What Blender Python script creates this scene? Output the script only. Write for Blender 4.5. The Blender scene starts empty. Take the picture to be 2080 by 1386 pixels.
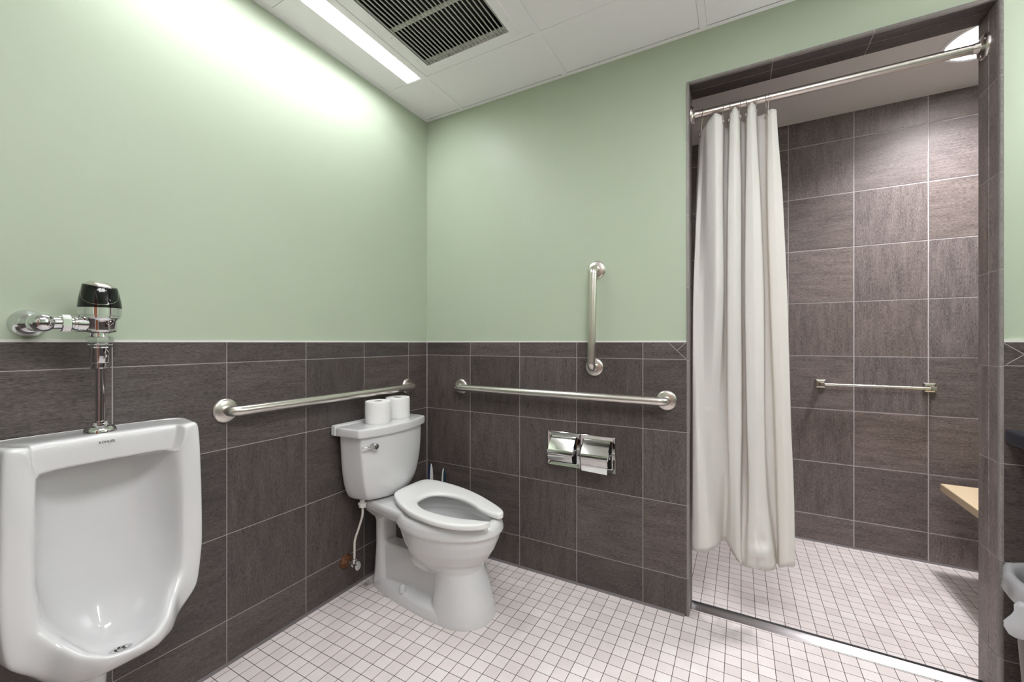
import bpy, bmesh, math, random
from mathutils import Vector, Matrix, noise
from mathutils.bvhtree import BVHTree
random.seed(7)
PI = math.pi
S = bpy.context.scene
COL = S.collection

# ------------------------------------------------------------------ materials
def newmat(name):
    m = bpy.data.materials.new(name); m.use_nodes = True
    nt = m.node_tree; b = nt.nodes['Principled BSDF']
    return m, nt, b
def simple(name, col, rough=.5, metal=0., spec=.5, emit=None, estr=0., trans=0., coat=0., alpha=1.):
    m, nt, b = newmat(name)
    b.inputs['Base Color'].default_value = (*col, 1); b.inputs['Roughness'].default_value = rough
    b.inputs['Metallic'].default_value = metal; b.inputs['Specular IOR Level'].default_value = spec
    b.inputs['Coat Weight'].default_value = coat; b.inputs['Coat Roughness'].default_value = .05
    b.inputs['Transmission Weight'].default_value = trans
    if emit: b.inputs['Emission Color'].default_value = (*emit, 1); b.inputs['Emission Strength'].default_value = estr
    return m
def N(nt, t, **kw):
    n = nt.nodes.new(t)
    for k, v in kw.items(): setattr(n, k, v)
    return n
def math_n(nt, op, a, b=None, clamp=False):
    n = nt.nodes.new('ShaderNodeMath'); n.operation = op; n.use_clamp = clamp
    for i, v in enumerate((a, b)):
        if v is None: continue
        if isinstance(v, (int, float)): n.inputs[i].default_value = v
        else: nt.links.new(v, n.inputs[i])
    return n.outputs[0]
def mixc(nt, fac, a, b, mode='MIX'):
    n = nt.nodes.new('ShaderNodeMix'); n.data_type = 'RGBA'; n.blend_type = mode
    for sock, v in ((n.inputs['Factor'], fac), (n.inputs['A'], a), (n.inputs['B'], b)):
        if isinstance(v, (int, float)): sock.default_value = v
        elif isinstance(v, tuple): sock.default_value = (*v, 1) if len(v) == 3 else v
        else: nt.links.new(v, sock)
    return n.outputs['Result']
def noise_n(nt, vec, scale, detail=4, rough=.6):
    n = nt.nodes.new('ShaderNodeTexNoise'); n.inputs['Scale'].default_value = scale
    n.inputs['Detail'].default_value = detail; n.inputs['Roughness'].default_value = rough
    if vec is not None: nt.links.new(vec, n.inputs['Vector'])
    return n.outputs['Fac']
def ramp(nt, fac, stops):
    n = nt.nodes.new('ShaderNodeValToRGB'); e = n.color_ramp.elements
    while len(e) < len(stops): e.new(.5)
    for el, (p, c) in zip(e, stops): el.position = p; el.color = (*c, 1)
    nt.links.new(fac, n.inputs['Fac']); return n.outputs['Color']
def bump(nt, b, h, strength, dist):
    n = nt.nodes.new('ShaderNodeBump'); n.inputs['Strength'].default_value = strength; n.inputs['Distance'].default_value = dist
    nt.links.new(h, n.inputs['Height']); nt.links.new(n.outputs['Normal'], b.inputs['Normal'])
def coords(nt, which='Object'):
    return nt.nodes.new('ShaderNodeTexCoord').outputs[which]
def scaled(nt, vec, s):
    n = nt.nodes.new('ShaderNodeMapping'); n.inputs['Scale'].default_value = s; nt.links.new(vec, n.inputs['Vector']); return n.outputs['Vector']

def mat_paint(name, col, rough=.42):
    m, nt, b = newmat(name); c = coords(nt)
    f = noise_n(nt, c, 3, 3)
    b_col = mixc(nt, f, tuple(x*.97 for x in col), tuple(min(1, x*1.03) for x in col))
    nt.links.new(b_col, b.inputs['Base Color']); b.inputs['Roughness'].default_value = rough
    b.inputs['Specular IOR Level'].default_value = .4
    bump(nt, b, noise_n(nt, c, 240, 3), .16, .0012); return m
def mat_tile(name, dark, light, rough=.42):
    m, nt, b = newmat(name)
    uv = nt.nodes.new('ShaderNodeUVMap').outputs['UV']
    at = nt.nodes.new('ShaderNodeAttribute'); at.attribute_name = 'tint'
    g1 = noise_n(nt, scaled(nt, uv, (13, 150, 1)), 1, 6, .7)
    g2 = noise_n(nt, scaled(nt, uv, (5, 26, 1)), 1, 5, .7)
    g3 = noise_n(nt, scaled(nt, uv, (420, 420, 1)), 1, 2, .5)
    g4 = noise_n(nt, scaled(nt, uv, (70, 420, 1)), 1, 4, .75)
    f = math_n(nt, 'ADD', math_n(nt, 'MULTIPLY', g1, .50), math_n(nt, 'MULTIPLY', g2, .50))
    f = math_n(nt, 'ADD', f, math_n(nt, 'MULTIPLY', math_n(nt, 'SUBTRACT', g4, .5), 1.3))
    c = ramp(nt, f, [(.27, dark), (.73, light)])
    sp = math_n(nt, 'GREATER_THAN', g3, .74)
    c = mixc(nt, math_n(nt, 'MULTIPLY', sp, .35), c, (.30, .27, .26))
    c = mixc(nt, 1., c, at.outputs['Color'], 'MULTIPLY')
    nt.links.new(c, b.inputs['Base Color'])
    nt.links.new(math_n(nt, 'ADD', rough-.06, math_n(nt, 'MULTIPLY', g1, .16)), b.inputs['Roughness'])
    b.inputs['Specular IOR Level'].default_value = .45
    bump(nt, b, f, .22, .0015); return m

def mat_floor():
    m, nt, b = newmat('mosaic_floor'); c = coords(nt)
    sp = nt.nodes.new('ShaderNodeSeparateXYZ'); nt.links.new(c, sp.inputs[0])
    px, py = .0526, .05155
    u = math_n(nt, 'DIVIDE', math_n(nt, 'ADD', sp.outputs[0], 10*px-.0405), px)
    v = math_n(nt, 'DIVIDE', math_n(nt, 'ADD', sp.outputs[1], 80*py+.0065), py)
    fu = math_n(nt, 'FRACT', u); fv = math_n(nt, 'FRACT', v)
    du = math_n(nt, 'ABSOLUTE', math_n(nt, 'SUBTRACT', fu, .5)); dv = math_n(nt, 'ABSOLUTE', math_n(nt, 'SUBTRACT', fv, .5))
    d = math_n(nt, 'MAXIMUM', du, dv)
    g = math_n(nt, 'MULTIPLY', math_n(nt, 'SUBTRACT', d, .476), 130, True)      # 1 in the grout
    cb = nt.nodes.new('ShaderNodeCombineXYZ')
    nt.links.new(math_n(nt, 'FLOOR', u), cb.inputs[0]); nt.links.new(math_n(nt, 'FLOOR', v), cb.inputs[1])
    wn = nt.nodes.new('ShaderNodeTexWhiteNoise'); wn.noise_dimensions = '2D'; nt.links.new(cb.outputs[0], wn.inputs['Vector'])
    t = ramp(nt, wn.outputs['Value'], [(0, (.74, .67, .655)), (.3, (.80, .73, .715)), (.9, (.84, .775, .765)), (1, (.86, .81, .80))])
    n1 = noise_n(nt, c, 420, 2); n2 = noise_n(nt, c, 6, 4)
    t = mixc(nt, math_n(nt, 'MULTIPLY', math_n(nt, 'SUBTRACT', n1, .35, True), .4), t, (.47, .41, .385))
    t = mixc(nt, math_n(nt, 'MULTIPLY', math_n(nt, 'SUBTRACT', n2, .45, True), .9), t, (.46, .40, .375))
    # brown stain beside the toilet foot and damp patches by the shower sill
    def spot(x, y, r, wob):
        vv = nt.nodes.new('ShaderNodeVectorMath'); vv.operation = 'DISTANCE'; nt.links.new(c, vv.inputs[0]); vv.inputs[1].default_value = (x, y, 0)
        k = math_n(nt, 'ADD', vv.outputs['Value'], math_n(nt, 'MULTIPLY', math_n(nt, 'SUBTRACT', noise_n(nt, c, 22, 3), .5), wob))
        return math_n(nt, 'MULTIPLY', math_n(nt, 'SUBTRACT', r, k), 30, True)
    t = mixc(nt, math_n(nt, 'MULTIPLY', spot(.05, -.50, .035, .09), .75), t, (.13, .09, .06))
    for (x, y, r) in ((1.55, .02, .045), (1.585, -.04, .05), (1.62, .10, .04), (1.53, -.07, .035), (1.78, .12, .03)):
        t = mixc(nt, math_n(nt, 'MULTIPLY', spot(x, y, r, .10), .38), t, (.30, .27, .25))
    gr = ramp(nt, n2, [(.3, (.028, .021, .019)), (.7, (.06, .046, .04))])
    nt.links.new(mixc(nt, g, t, gr), b.inputs['Base Color'])
    nt.links.new(math_n(nt, 'ADD', .42, math_n(nt, 'MULTIPLY', g, .4)), b.inputs['Roughness'])
    bump(nt, b, math_n(nt, 'SUBTRACT', math_n(nt, 'MULTIPLY', n1, .06), g), .35, .0015); return m

def mat_brushed(name, col, rough, sx):
    m, nt, b = newmat(name)
    f = noise_n(nt, scaled(nt, coords(nt), sx), 1, 4)
    nt.links.new(mixc(nt, f, tuple(x*.86 for x in col), tuple(min(1, x*1.1) for x in col)), b.inputs['Base Color'])
    b.inputs['Metallic'].default_value = 1
    nt.links.new(math_n(nt, 'ADD', rough-.06, math_n(nt, 'MULTIPLY', f, .12)), b.inputs['Roughness']); return m

M = {}
M['green'] = mat_paint('green_wall_paint', (.445, .516, .398))
M['tile'] = mat_tile('dark_stone_tile', (.030, .0245, .0235), (.150, .123, .116))
M['edge'] = mat_tile('tile_bullnose_edge', (.17, .153, .146), (.29, .262, .25))
M['grout'] = mat_paint('grey_grout', (.38, .35, .35), .8)
M['grout2'] = mat_paint('pale_grout', (.50, .465, .475), .8)
M['caulk'] = simple('white_caulk', (.70, .68, .66), .5)
M['floor'] = mat_floor()
M['ceil'] = mat_paint('ceiling_tile_face', (.93, .89, .925), .8)
M['tbar'] = simple('white_ceiling_grid', (.93, .89, .925), .5)
M['plaster'] = mat_paint('shower_plaster', (.80, .755, .75), .7)
M['cove'] = simple('base_caulk', (.15, .132, .135), .6)
M['can'] = simple('light_can_reflector', (.35, .35, .35), .4)
M['dark_gap'] = simple('dark_gap', (.03, .03, .03), .8)
M['china'] = simple('white_vitreous_china', (.72, .72, .725), .10, spec=.5, coat=.4)
M['seat'] = simple('white_seat_plastic', (.86, .86, .85), .16, spec=.5)
M['chrome'] = simple('polished_chrome', (.74, .74, .755), .045, 1.)
M['nickel'] = simple('satin_stainless', (.74, .70, .66), .30, 1.)
M['mirror'] = simple('polished_steel', (.64, .63, .615), .08, 1.)
M['nickel2'] = simple('satin_nickel', (.74, .70, .64), .22, 1.)
M['black'] = simple('black_gloss_plastic', (.004, .004, .0045), .07, spec=.35, coat=.2)
M['rubber'] = simple('black_rubber', (.015, .015, .016), .5)
M['logo'] = simple('grey_printed_ink', (.06, .06, .065), .4)
M['white_ink'] = simple('white_printed_ink', (.7, .7, .7), .4)
M['white_plastic'] = simple('white_plastic', (.78, .77, .74), .35)
M['cream_hose'] = simple('cream_braided_hose', (.68, .64, .58), .45)
M['blue'] = simple('navy_plastic', (.012, .03, .13), .3)
M['teal'] = simple('dark_teal_plastic', (.01, .03, .045), .3)
M['bench'] = simple('cream_phenolic', (.72, .575, .385), .4)
M['lamp'] = simple('lit_diffuser', (.9, .9, .9), .5, emit=(.985, .99, 1.02), estr=33.)
M['lamp_fill'] = simple('lit_fill_panel', (.9, .9, .9), .5, emit=(.985, .985, 1.02), estr=18.5)  # glow of the fill lights added out of view
M['lamp_dome'] = simple('lit_shower_dome', (.9, .9, .9), .5, emit=(1., .97, .98), estr=265.)
M['lamp_vanity'] = simple('lit_vanity_tube', (.9, .9, .9), .5, emit=(.985, .99, 1.02), estr=60.)
M['louver'] = mat_paint('dusty_white_louver', (.60, .59, .55), .6)
M['duct'] = simple('dark_duct', (.008, .008, .008), .9)
M['alu'] = mat_brushed('brushed_aluminium', (.80, .78, .80), .22, (4, 300, 300))
M['door'] = None
M['card'] = simple('grey_card', (.22, .19, .165), .8)
M['bin'] = simple('taupe_plastic', (.125, .105, .098), .45)

m, nt, b = newmat('tissue_paper'); c = coords(nt)
b.inputs['Base Color'].default_value = (.88, .875, .865, 1); b.inputs['Roughness'].default_value = .9
bump(nt, b, math_n(nt, 'ADD', noise_n(nt, scaled(nt, c, (25, 25, 160)), 1, 3), math_n(nt, 'MULTIPLY', noise_n(nt, c, 420, 2), .5)), .22, .0016); M['tissue'] = m

m, nt, b = newmat('cream_vinyl'); c = coords(nt)
b.inputs['Base Color'].default_value = (.93, .925, .915, 1); b.inputs['Roughness'].default_value = .38; b.inputs['Specular IOR Level'].default_value = .35
tr = nt.nodes.new('ShaderNodeBsdfTranslucent'); tr.inputs['Color'].default_value = (.88, .80, .66, 1)
mx = nt.nodes.new('ShaderNodeMixShader'); mx.inputs[0].default_value = .30
out = nt.nodes['Material Output']
nt.links.new(b.outputs[0], mx.inputs[1]); nt.links.new(tr.outputs[0], mx.inputs[2]); nt.links.new(mx.outputs[0], out.inputs[0])
bump(nt, b, noise_n(nt, c, 14, 3), .06, .004); M['vinyl'] = m

m, nt, b = newmat('thin_white_polythene'); c = coords(nt)
b.inputs['Base Color'].default_value = (.90, .905, .92, 1); b.inputs['Roughness'].default_value = .22
tr = nt.nodes.new('ShaderNodeBsdfTranslucent'); tr.inputs['Color'].default_value = (.85, .86, .89, 1)
tp = nt.nodes.new('ShaderNodeBsdfTransparent')
mx = nt.nodes.new('ShaderNodeMixShader'); mx.inputs[0].default_value = .5
mx2 = nt.nodes.new('ShaderNodeMixShader'); mx2.inputs[0].default_value = .14
nt.links.new(b.outputs[0], mx.inputs[1]); nt.links.new(tr.outputs[0], mx.inputs[2])
nt.links.new(mx.outputs[0], mx2.inputs[1]); nt.links.new(tp.outputs[0], mx2.inputs[2])
nt.links.new(mx2.outputs[0], nt.nodes['Material Output'].inputs[0])
bump(nt, b, noise_n(nt, scaled(nt, c, (70, 70, 26)), 1, 4), .3, .008); M['bag'] = m

m, nt, b = newmat('counter_solid_surface'); c = coords(nt)
nt.links.new(ramp(nt, noise_n(nt, c, 160, 4), [(.35, (.012, .015, .022)), (.75, (.05, .055, .07))]), b.inputs['Base Color'])
b.inputs['Roughness'].default_value = .3; M['counter'] = m

m, nt, b = newmat('rusty_steel'); c = coords(nt)
nt.links.new(ramp(nt, noise_n(nt, c, 55, 5), [(.3, (.05, .018, .008)), (.55, (.17, .07, .03)), (.75, (.32, .18, .10))]), b.inputs['Base Color'])
b.inputs['Roughness'].default_value = .6; b.inputs['Metallic'].default_value = .4; M['rust'] = m

m, nt, b = newmat('stained_wood_door'); c = coords(nt)
nt.links.new(ramp(nt, noise_n(nt, scaled(nt, c, (18, 18, 1.2)), 1, 5), [(.3, (.15, .045, .018)), (.7, (.28, .10, .045))]), b.inputs['Base Color'])
b.inputs['Roughness'].default_value = .35; M['door'] = m

# ------------------------------------------------------------------ mesh helpers
def link(o, parent=None):
    COL.objects.link(o)
    if parent is not None: o.parent = parent
    return o
def obj(name, bm, mats, parent=None, smooth=True, angle=35, loc=None):
    """one mesh object; the bmesh is in world space, stored relative to its parent's base point"""
    base = Vector(parent['_base']) if parent is not None else (Vector(loc) if loc is not None else Vector((0, 0, 0)))
    bmesh.ops.recalc_face_normals(bm, faces=bm.faces)
    if base.length: bmesh.ops.translate(bm, verts=bm.verts, vec=-base)
    me = bpy.data.meshes.new(name)
    if smooth:
        for f in bm.faces: f.smooth = True
        lim = math.radians(angle)
        for e in bm.edges:
            if len(e.link_faces) == 2 and e.calc_face_angle(0) > lim: e.smooth = False
    bm.to_mesh(me); bm.free()
    for mm in (mats if isinstance(mats, (list, tuple)) else [mats]): me.materials.append(mm)
    o = bpy.data.objects.new(name, me); o['_base'] = tuple(base)
    if parent is not None:
        pp = Vector(parent['_base']); o.location = base-pp
    else: o.location = base
    return link(o, parent)
def sub(o, lv=2):
    md = o.modifiers.new('subdivision', 'SUBSURF'); md.levels = lv; md.render_levels = lv; return o
def bev(o, w, seg=3):
    md = o.modifiers.new('bevel', 'BEVEL'); md.width = w; md.segments = seg; md.limit_method = 'ANGLE'; md.angle_limit = math.radians(40)
    md.harden_normals = False; return o
def thing(name, label, cat, loc, group=None):
    o = bpy.data.objects.new(name, None); o.location = loc; o['_base'] = tuple(loc); o.empty_display_size = .05
    return tag(link(o), label, cat, group)
def tag(o, label, cat, group=None):
    o['label'] = label; o['category'] = cat
    if group: o['group'] = group
    return o
def struct(o): o['kind'] = 'structure'; return o
def add_box(bm, lo, hi, mat=0):
    x0, y0, z0 = lo; x1, y1, z1 = hi
    v = [bm.verts.new(p) for p in ((x0,y0,z0),(x1,y0,z0),(x1,y1,z0),(x0,y1,z0),(x0,y0,z1),(x1,y0,z1),(x1,y1,z1),(x0,y1,z1))]
    fs = [bm.faces.new([v[i] for i in q]) for q in ((0,3,2,1),(4,5,6,7),(0,1,5,4),(1,2,6,5),(2,3,7,6),(3,0,4,7))]
    for f in fs: f.material_index = mat
    return fs
def box(name, lo, hi, mat, parent=None, w=0, loc=None):
    bm = bmesh.new(); add_box(bm, lo, hi); o = obj(name, bm, mat, parent, smooth=w > 0, loc=loc)
    if w: bev(o, w)
    return o
def frame(d):
    d = Vector(d).normalized(); a = Vector((0, 0, 1)) if abs(d.z) < .9 else Vector((1, 0, 0))
    x = a.cross(d).normalized(); return x, d.cross(x), d
def add_loft(bm, rings, closed=True, cap0=True, cap1=True, mat=0):
    vr = [[bm.verts.new(p) for p in r] for r in rings]
    n = len(vr[0])
    for a, b2 in zip(vr, vr[1:]):
        for i in range(n if closed else n-1):
            j = (i+1) % n
            f = bm.faces.new((a[i], a[j], b2[j], b2[i])); f.material_index = mat
    if closed and cap0: bm.faces.new(list(reversed(vr[0]))).material_index = mat
    if closed and cap1: bm.faces.new(vr[-1]).material_index = mat
    return vr
def add_lathe(bm, org, axis, prof, seg=40, mat=0):
    x, y, d = frame(axis); org = Vector(org)
    rings = []
    for r, h in prof:
        r = max(r, 1e-5)
        rings.append([org + d*h + (x*math.cos(2*PI*i/seg)+y*math.sin(2*PI*i/seg))*r for i in range(seg)])
    add_loft(bm, rings, mat=mat)
def lathe(name, org, axis, prof, mat, parent=None, seg=40, angle=35, loc=None):
    bm = bmesh.new(); add_lathe(bm, org, axis, prof, seg); return obj(name, bm, mat, parent, angle=angle, loc=loc)
def fillet(pts, r, n=8):
    pts = [Vector(p) for p in pts]; out = [pts[0]]
    for a, b, c in zip(pts, pts[1:], pts[2:]):
        u = (a-b).normalized(); w = (c-b).normalized()
        k = min(r, (a-b).length*.49, (c-b).length*.49)
        p0 = b+u*k; p1 = b+w*k
        ang = u.angle(w); R = k*math.tan(ang/2)
        ctr = b + (u+w).normalized()*(R/math.sin(ang/2) if math.sin(ang/2) else 0)
        v0 = p0-ctr; v1 = p1-ctr; th = v0.angle(v1)
        for i in range(n+1):
            t = i/n; out.append(ctr + (v0*math.sin((1-t)*th)+v1*math.sin(t*th))/math.sin(th))
    out.append(pts[-1]); return out
def spline(pts, n, closed=False, ten=1.):
    """Catmull-Rom through pts, n samples per span"""
    P = [Vector(p) for p in pts]; L = len(P); out = []
    for i in range(L if closed else L-1):
        p0 = P[(i-1) % L] if closed or i > 0 else P[0]*2-P[1]
        p1 = P[i]; p2 = P[(i+1) % L]
        p3 = P[(i+2) % L] if closed or i+2 < L else P[-1]*2-P[-2]
        for k in range(n):
            t = k/n
            m1 = (p2-p0)*.5*ten; m2 = (p3-p1)*.5*ten
            out.append(p1*(2*t**3-3*t*t+1)+m1*(t**3-2*t*t+t)+p2*(3*t*t-2*t**3)+m2*(t**3-t*t))
    if not closed: out.append(P[-1])
    return out
def add_tube(bm, pts, r, seg=20, mat=0, cap=True):
    pts = [Vector(p) for p in pts]; x, y, d = frame(pts[1]-pts[0]); rings = []
    for i, p in enumerate(pts):
        t = (pts[min(i+1, len(pts)-1)]-pts[max(i-1, 0)]).normalized()
        q = d.rotation_difference(t); x = q @ x; y = q @ y; d = t
        rr = r(i/(len(pts)-1)) if callable(r) else r
        rings.append([p+(x*math.cos(2*PI*k/seg)+y*math.sin(2*PI*k/seg))*rr for k in range(seg)])
    add_loft(bm, rings, cap0=cap, cap1=cap, mat=mat)
def tube(name, pts, r, mat, parent=None, seg=20, loc=None):
    bm = bmesh.new(); add_tube(bm, pts, r, seg); return obj(name, bm, mat, parent, loc=loc)
def apply_mods(o):
    dg = bpy.context.evaluated_depsgraph_get(); dg.update()
    me = bpy.data.meshes.new_from_object(o.evaluated_get(dg)); o.modifiers.clear(); o.data = me; return o

def tile_panel(name, O, U, V, us, vs, mat, proud=.008, gap=.0028, joint=None, seed=1, tint=(.80, 1.2), label=None):
    """tiles set in grout: each tile has a chamfered face, its own grain direction and its own tone"""
    rnd = random.Random(seed); O = Vector(O); U = Vector(U); V = Vector(V); Nn = U.cross(V)
    bm = bmesh.new(); uvl = bm.loops.layers.uv.new('UVMap'); tl = bm.loops.layers.float_color.new('tint')
    def q(pts, mi, uvs=None, tn=(1, 1, 1)):
        f = bm.faces.new([bm.verts.new(p) for p in pts]); f.material_index = mi
        for i, l in enumerate(f.loops):
            l[tl] = (*tn, 1)
            if uvs: l[uvl].uv = uvs[i]
        return f
    P = lambda u, v, h: O+U*u+V*v+Nn*h
    u0, u1, v0, v1 = us[0], us[-1], vs[0], vs[-1]; hb = proud-.0014
    c = [P(u0, v0, 0), P(u1, v0, 0), P(u1, v1, 0), P(u0, v1, 0)]; d = [P(u0, v0, hb), P(u1, v0, hb), P(u1, v1, hb), P(u0, v1, hb)]
    q(d, 1); q(list(reversed(c)), 1)
    for i in range(4): q([c[i], c[(i+1) % 4], d[(i+1) % 4], d[i]], 1)
    for i in range(len(us)-1):
        for j in range(len(vs)-1):
            a0 = us[i]+(gap/2 if i else 0); a1 = us[i+1]-(gap/2 if i < len(us)-2 else 0)
            b0 = vs[j]+(gap/2 if j else 0); b1 = vs[j+1]-(gap/2 if j < len(vs)-2 else 0)
            k = .0011; rot = rnd.random() < .5; ox, oy = rnd.uniform(0, 50), rnd.uniform(0, 50)
            if b1-b0 < .1: rot = False
            if a1-a0 < .1: rot = True
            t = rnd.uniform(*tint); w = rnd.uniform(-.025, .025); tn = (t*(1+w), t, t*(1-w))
            def uvf(u, v): return (ox+v, oy+u) if rot else (ox+u, oy+v)
            lo = [(a0, b0), (a1, b0), (a1, b1), (a0, b1)]; hi = [(a0+k, b0+k), (a1-k, b0+k), (a1-k, b1-k), (a0+k, b1-k)]
            q([P(*p, proud) for p in hi], 0, [uvf(*p) for p in hi], tn)
            for e in range(4):
                g = (e+1) % 4
                q([P(*lo[e], hb), P(*lo[g], hb), P(*hi[g], proud), P(*hi[e], proud)], 0, [uvf(*p) for p in (lo[e], lo[g], hi[g], hi[e])], tn)
    me = bpy.data.meshes.new(name); bm.to_mesh(me); bm.free(); me.materials.append(mat); me.materials.append(joint or M['grout'])
    o = bpy.data.objects.new(name, me); link(o); return struct(o)

# ------------------------------------------------------------------ room dimensions (metres)
H = 2.45; XL, XR = 0., 3.15; YF, YB = -2.55, 0.; OPL, OPR, OPH = 1.427, 2.3285, 2.241; TH = .125
SXL, SXR, SYB = 1.16, 2.92, 1.073
WT = 1.163
def room():
    bm = bmesh.new(); add_box(bm, (-.12, YF-.12, -.08), (3.3, SYB+.12, 0)); struct(obj('floor', bm, M['floor'], smooth=False))
    bm = bmesh.new(); add_box(bm, (-.12, YF-.12, 0), (0, TH, H+.12)); struct(obj('wall_left', bm, M['green'], smooth=False))
    bm = bmesh.new(); add_box(bm, (0, 0, 0), (OPL-.010, TH, H+.12)); add_box(bm, (OPR+.010, 0, 0), (XR, TH, H+.12)); add_box(bm, (OPL-.010, 0, OPH+.008), (OPR+.010, TH, H+.12))
    struct(obj('wall_back', bm, M['green'], smooth=False))
    bm = bmesh.new(); add_box(bm, (XR, YF-.12, 0), (XR+.12, TH, H+.12)); struct(obj('wall_right', bm, M['green'], smooth=False))
    bm = bmesh.new(); add_box(bm, (0, YF-.12, 0), (1.15, YF, H+.12)); add_box(bm, (2.10, YF-.12, 0), (XR, YF, H+.12)); add_box(bm, (1.15, YF-.12, 2.1), (2.10, YF, H+.12))
    struct(obj('wall_front', bm, M['green'], smooth=False))
    bm = bmesh.new(); add_box(bm, (1.15, YF-.09, 0), (2.10, YF-.03, 2.1)); d = struct(obj('door_1', bm, M['door'], smooth=False))
    bm = bmesh.new()
    for a, b in (((1.09, YF, 0), (1.16, YF+.015, 2.16)), ((2.09, YF, 0), (2.16, YF+.015, 2.16)), ((1.16, YF, 2.09), (2.09, YF+.015, 2.16))): add_box(bm, a, b)
    struct(obj('trim_11', bm, M['tbar'], smooth=False))
    # shower shell
    bm = bmesh.new(); add_box(bm, (SXL-.12, SYB, 0), (SXR+.12, SYB+.12, H+.12)); struct(obj('wall_shower_back', bm, M['plaster'], smooth=False))
    bm = bmesh.new(); add_box(bm, (SXL-.12, TH, 0), (SXL, SYB, H+.12)); struct(obj('wall_shower_left', bm, M['plaster'], smooth=False))
    bm = bmesh.new(); add_box(bm, (SXR, TH, 0), (SXR+.12, SYB, H+.12)); struct(obj('wall_shower_right', bm, M['plaster'], smooth=False))
    # ceilings: a T-bar grid with lay-in tiles over the room, plaster over the shower
    gx = [.014, .262, .872, 1.482, 2.092, 2.702, XR-.014]; gy = [-.010, -.312, -.922, -1.532, -2.142, YF+.01]
    bm = bmesh.new()
    hx_, hy_ = 2.55, .63; ang = sorted([2*PI*i/72 for i in range(72)]+[math.atan2(y-hy_, x-hx_) % (2*PI) for x in (SXL, SXR) for y in (TH, SYB)]); hole = []; rim = []
    for a in ang:
        c, s_ = math.cos(a), math.sin(a)
        k = min(((SXR if c > 0 else SXL)-hx_)/c if abs(c) > 1e-6 else 9, ((SYB if s_ > 0 else TH)-hy_)/s_ if abs(s_) > 1e-6 else 9)
        hole.append((hx_+.148*c, hy_+.148*s_)); rim.append((hx_+k*c, hy_+k*s_))
    z2 = lambda l, z: [(x, y, z) for x, y in l]
    add_loft(bm, [z2(hole, H+.1), z2(hole, H), z2(rim, H), z2(rim, H+.1), z2(hole, H+.1)], cap0=False, cap1=False, mat=1)
    for i in range(len(gx)-1):
        for j in range(len(gy)-1):
            if (i in (0, 1) and j == 1) or (i == 0 and j == 2) or (i == 3 and j == 2) or (i == 3 and j == 3): continue
            x0 = gx[i]+(.0145 if i else .014); x1 = gx[i+1]-(.0145 if i < len(gx)-2 else .014); y1 = gy[j]-(.0145 if j else .014); y0 = gy[j+1]+(.0145 if j < len(gy)-2 else .014)
            add_box(bm, (x0, y0, H+.0005), (x1, y1, H+.018))
    add_box(bm, (0, YF, H+.10), (XR, 0, H+.12), 2)
    struct(obj('ceiling', bm, [M['ceil'], M['plaster'], M['duct']], smooth=False))
    bm = bmesh.new()
    for i, x in enumerate(gx):
        w = .0138 if 0 < i < len(gx)-1 else .0137; add_box(bm, (x-w, YF, H-.0005), (x+w, 0, H+.003))
    for j, y in enumerate(gy):
        w = .0138 if 0 < j < len(gy)-1 else .010; add_box(bm, (0, y-w, H-.0004), (XR, y+w, H+.0028))
    struct(obj('trim_1', bm, M['tbar'], smooth=False))
room()

ROW = [0, .1585, .4665, .7745, 1.0825, 1.1555]
# ------------------------------------------------------------------ wall tiles
us = [0, .1614]
while us[-1]+.308 < -YF: us.append(us[-1]+.308)
us.append(-YF); us = [-u for u in reversed(us)]
tile_panel('trim_2', (0, 0, 0), (0, 1, 0), (0, 0, 1), us, ROW, M['tile'], seed=3)
tile_panel('trim_3', (.008, 0, 0), (1, 0, 0), (0, 0, 1), [0, .306, .614, .922, 1.230, 1.4095], ROW, M['tile'], seed=11)
tile_panel('trim_4', (OPR+.0095, 0, 0), (1, 0, 0), (0, 0, 1), [0, .308, .616, XR-OPR-.0095], ROW, M['tile'], seed=5, tint=(.9, 1.25))
tile_panel('trim_17', (XR, 0, 0), (0, -1, 0), (0, 0, 1), [.008, .308, .616, .924, 1.232, 1.540, 1.848, 2.156, -YF], ROW, M['tile'], seed=41)
tile_panel('trim_18', (XR-.008, YF, 0), (-1, 0, 0), (0, 0, 1), [0, .306, .614, XR-.008-2.16], ROW, M['tile'], seed=42)
tile_panel('trim_19', (1.09, YF, 0), (-1, 0, 0), (0, 0, 1), [0, .306, .614, 1.082], ROW, M['tile'], seed=43)
# shower: full-height tile
SR = [0, .157, .464, .771, 1.078, 1.385, 1.692, 1.999, 2.304, H]
tile_panel('trim_5', (SXL, SYB, 0), (1, 0, 0), (0, 0, 1), [0, .094, .400, .706, 1.012, 1.318, 1.624, SXR-SXL], SR, M['tile'], joint=M['grout2'], seed=21, gap=.0046, tint=(1.6, 2.1))  # same tile as the room; the stronger shower light is put into its tint
tile_panel('trim_6', (SXL, TH, 0), (0, 1, 0), (0, 0, 1), [0, .307, .614, SYB-TH-.008], SR, M['tile'], seed=8)
tile_panel('trim_7', (SXR, SYB-.008, 0), (0, -1, 0), (0, 0, 1), [0, .307, .614, SYB-TH-.008], SR, M['tile'], seed=9)
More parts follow.
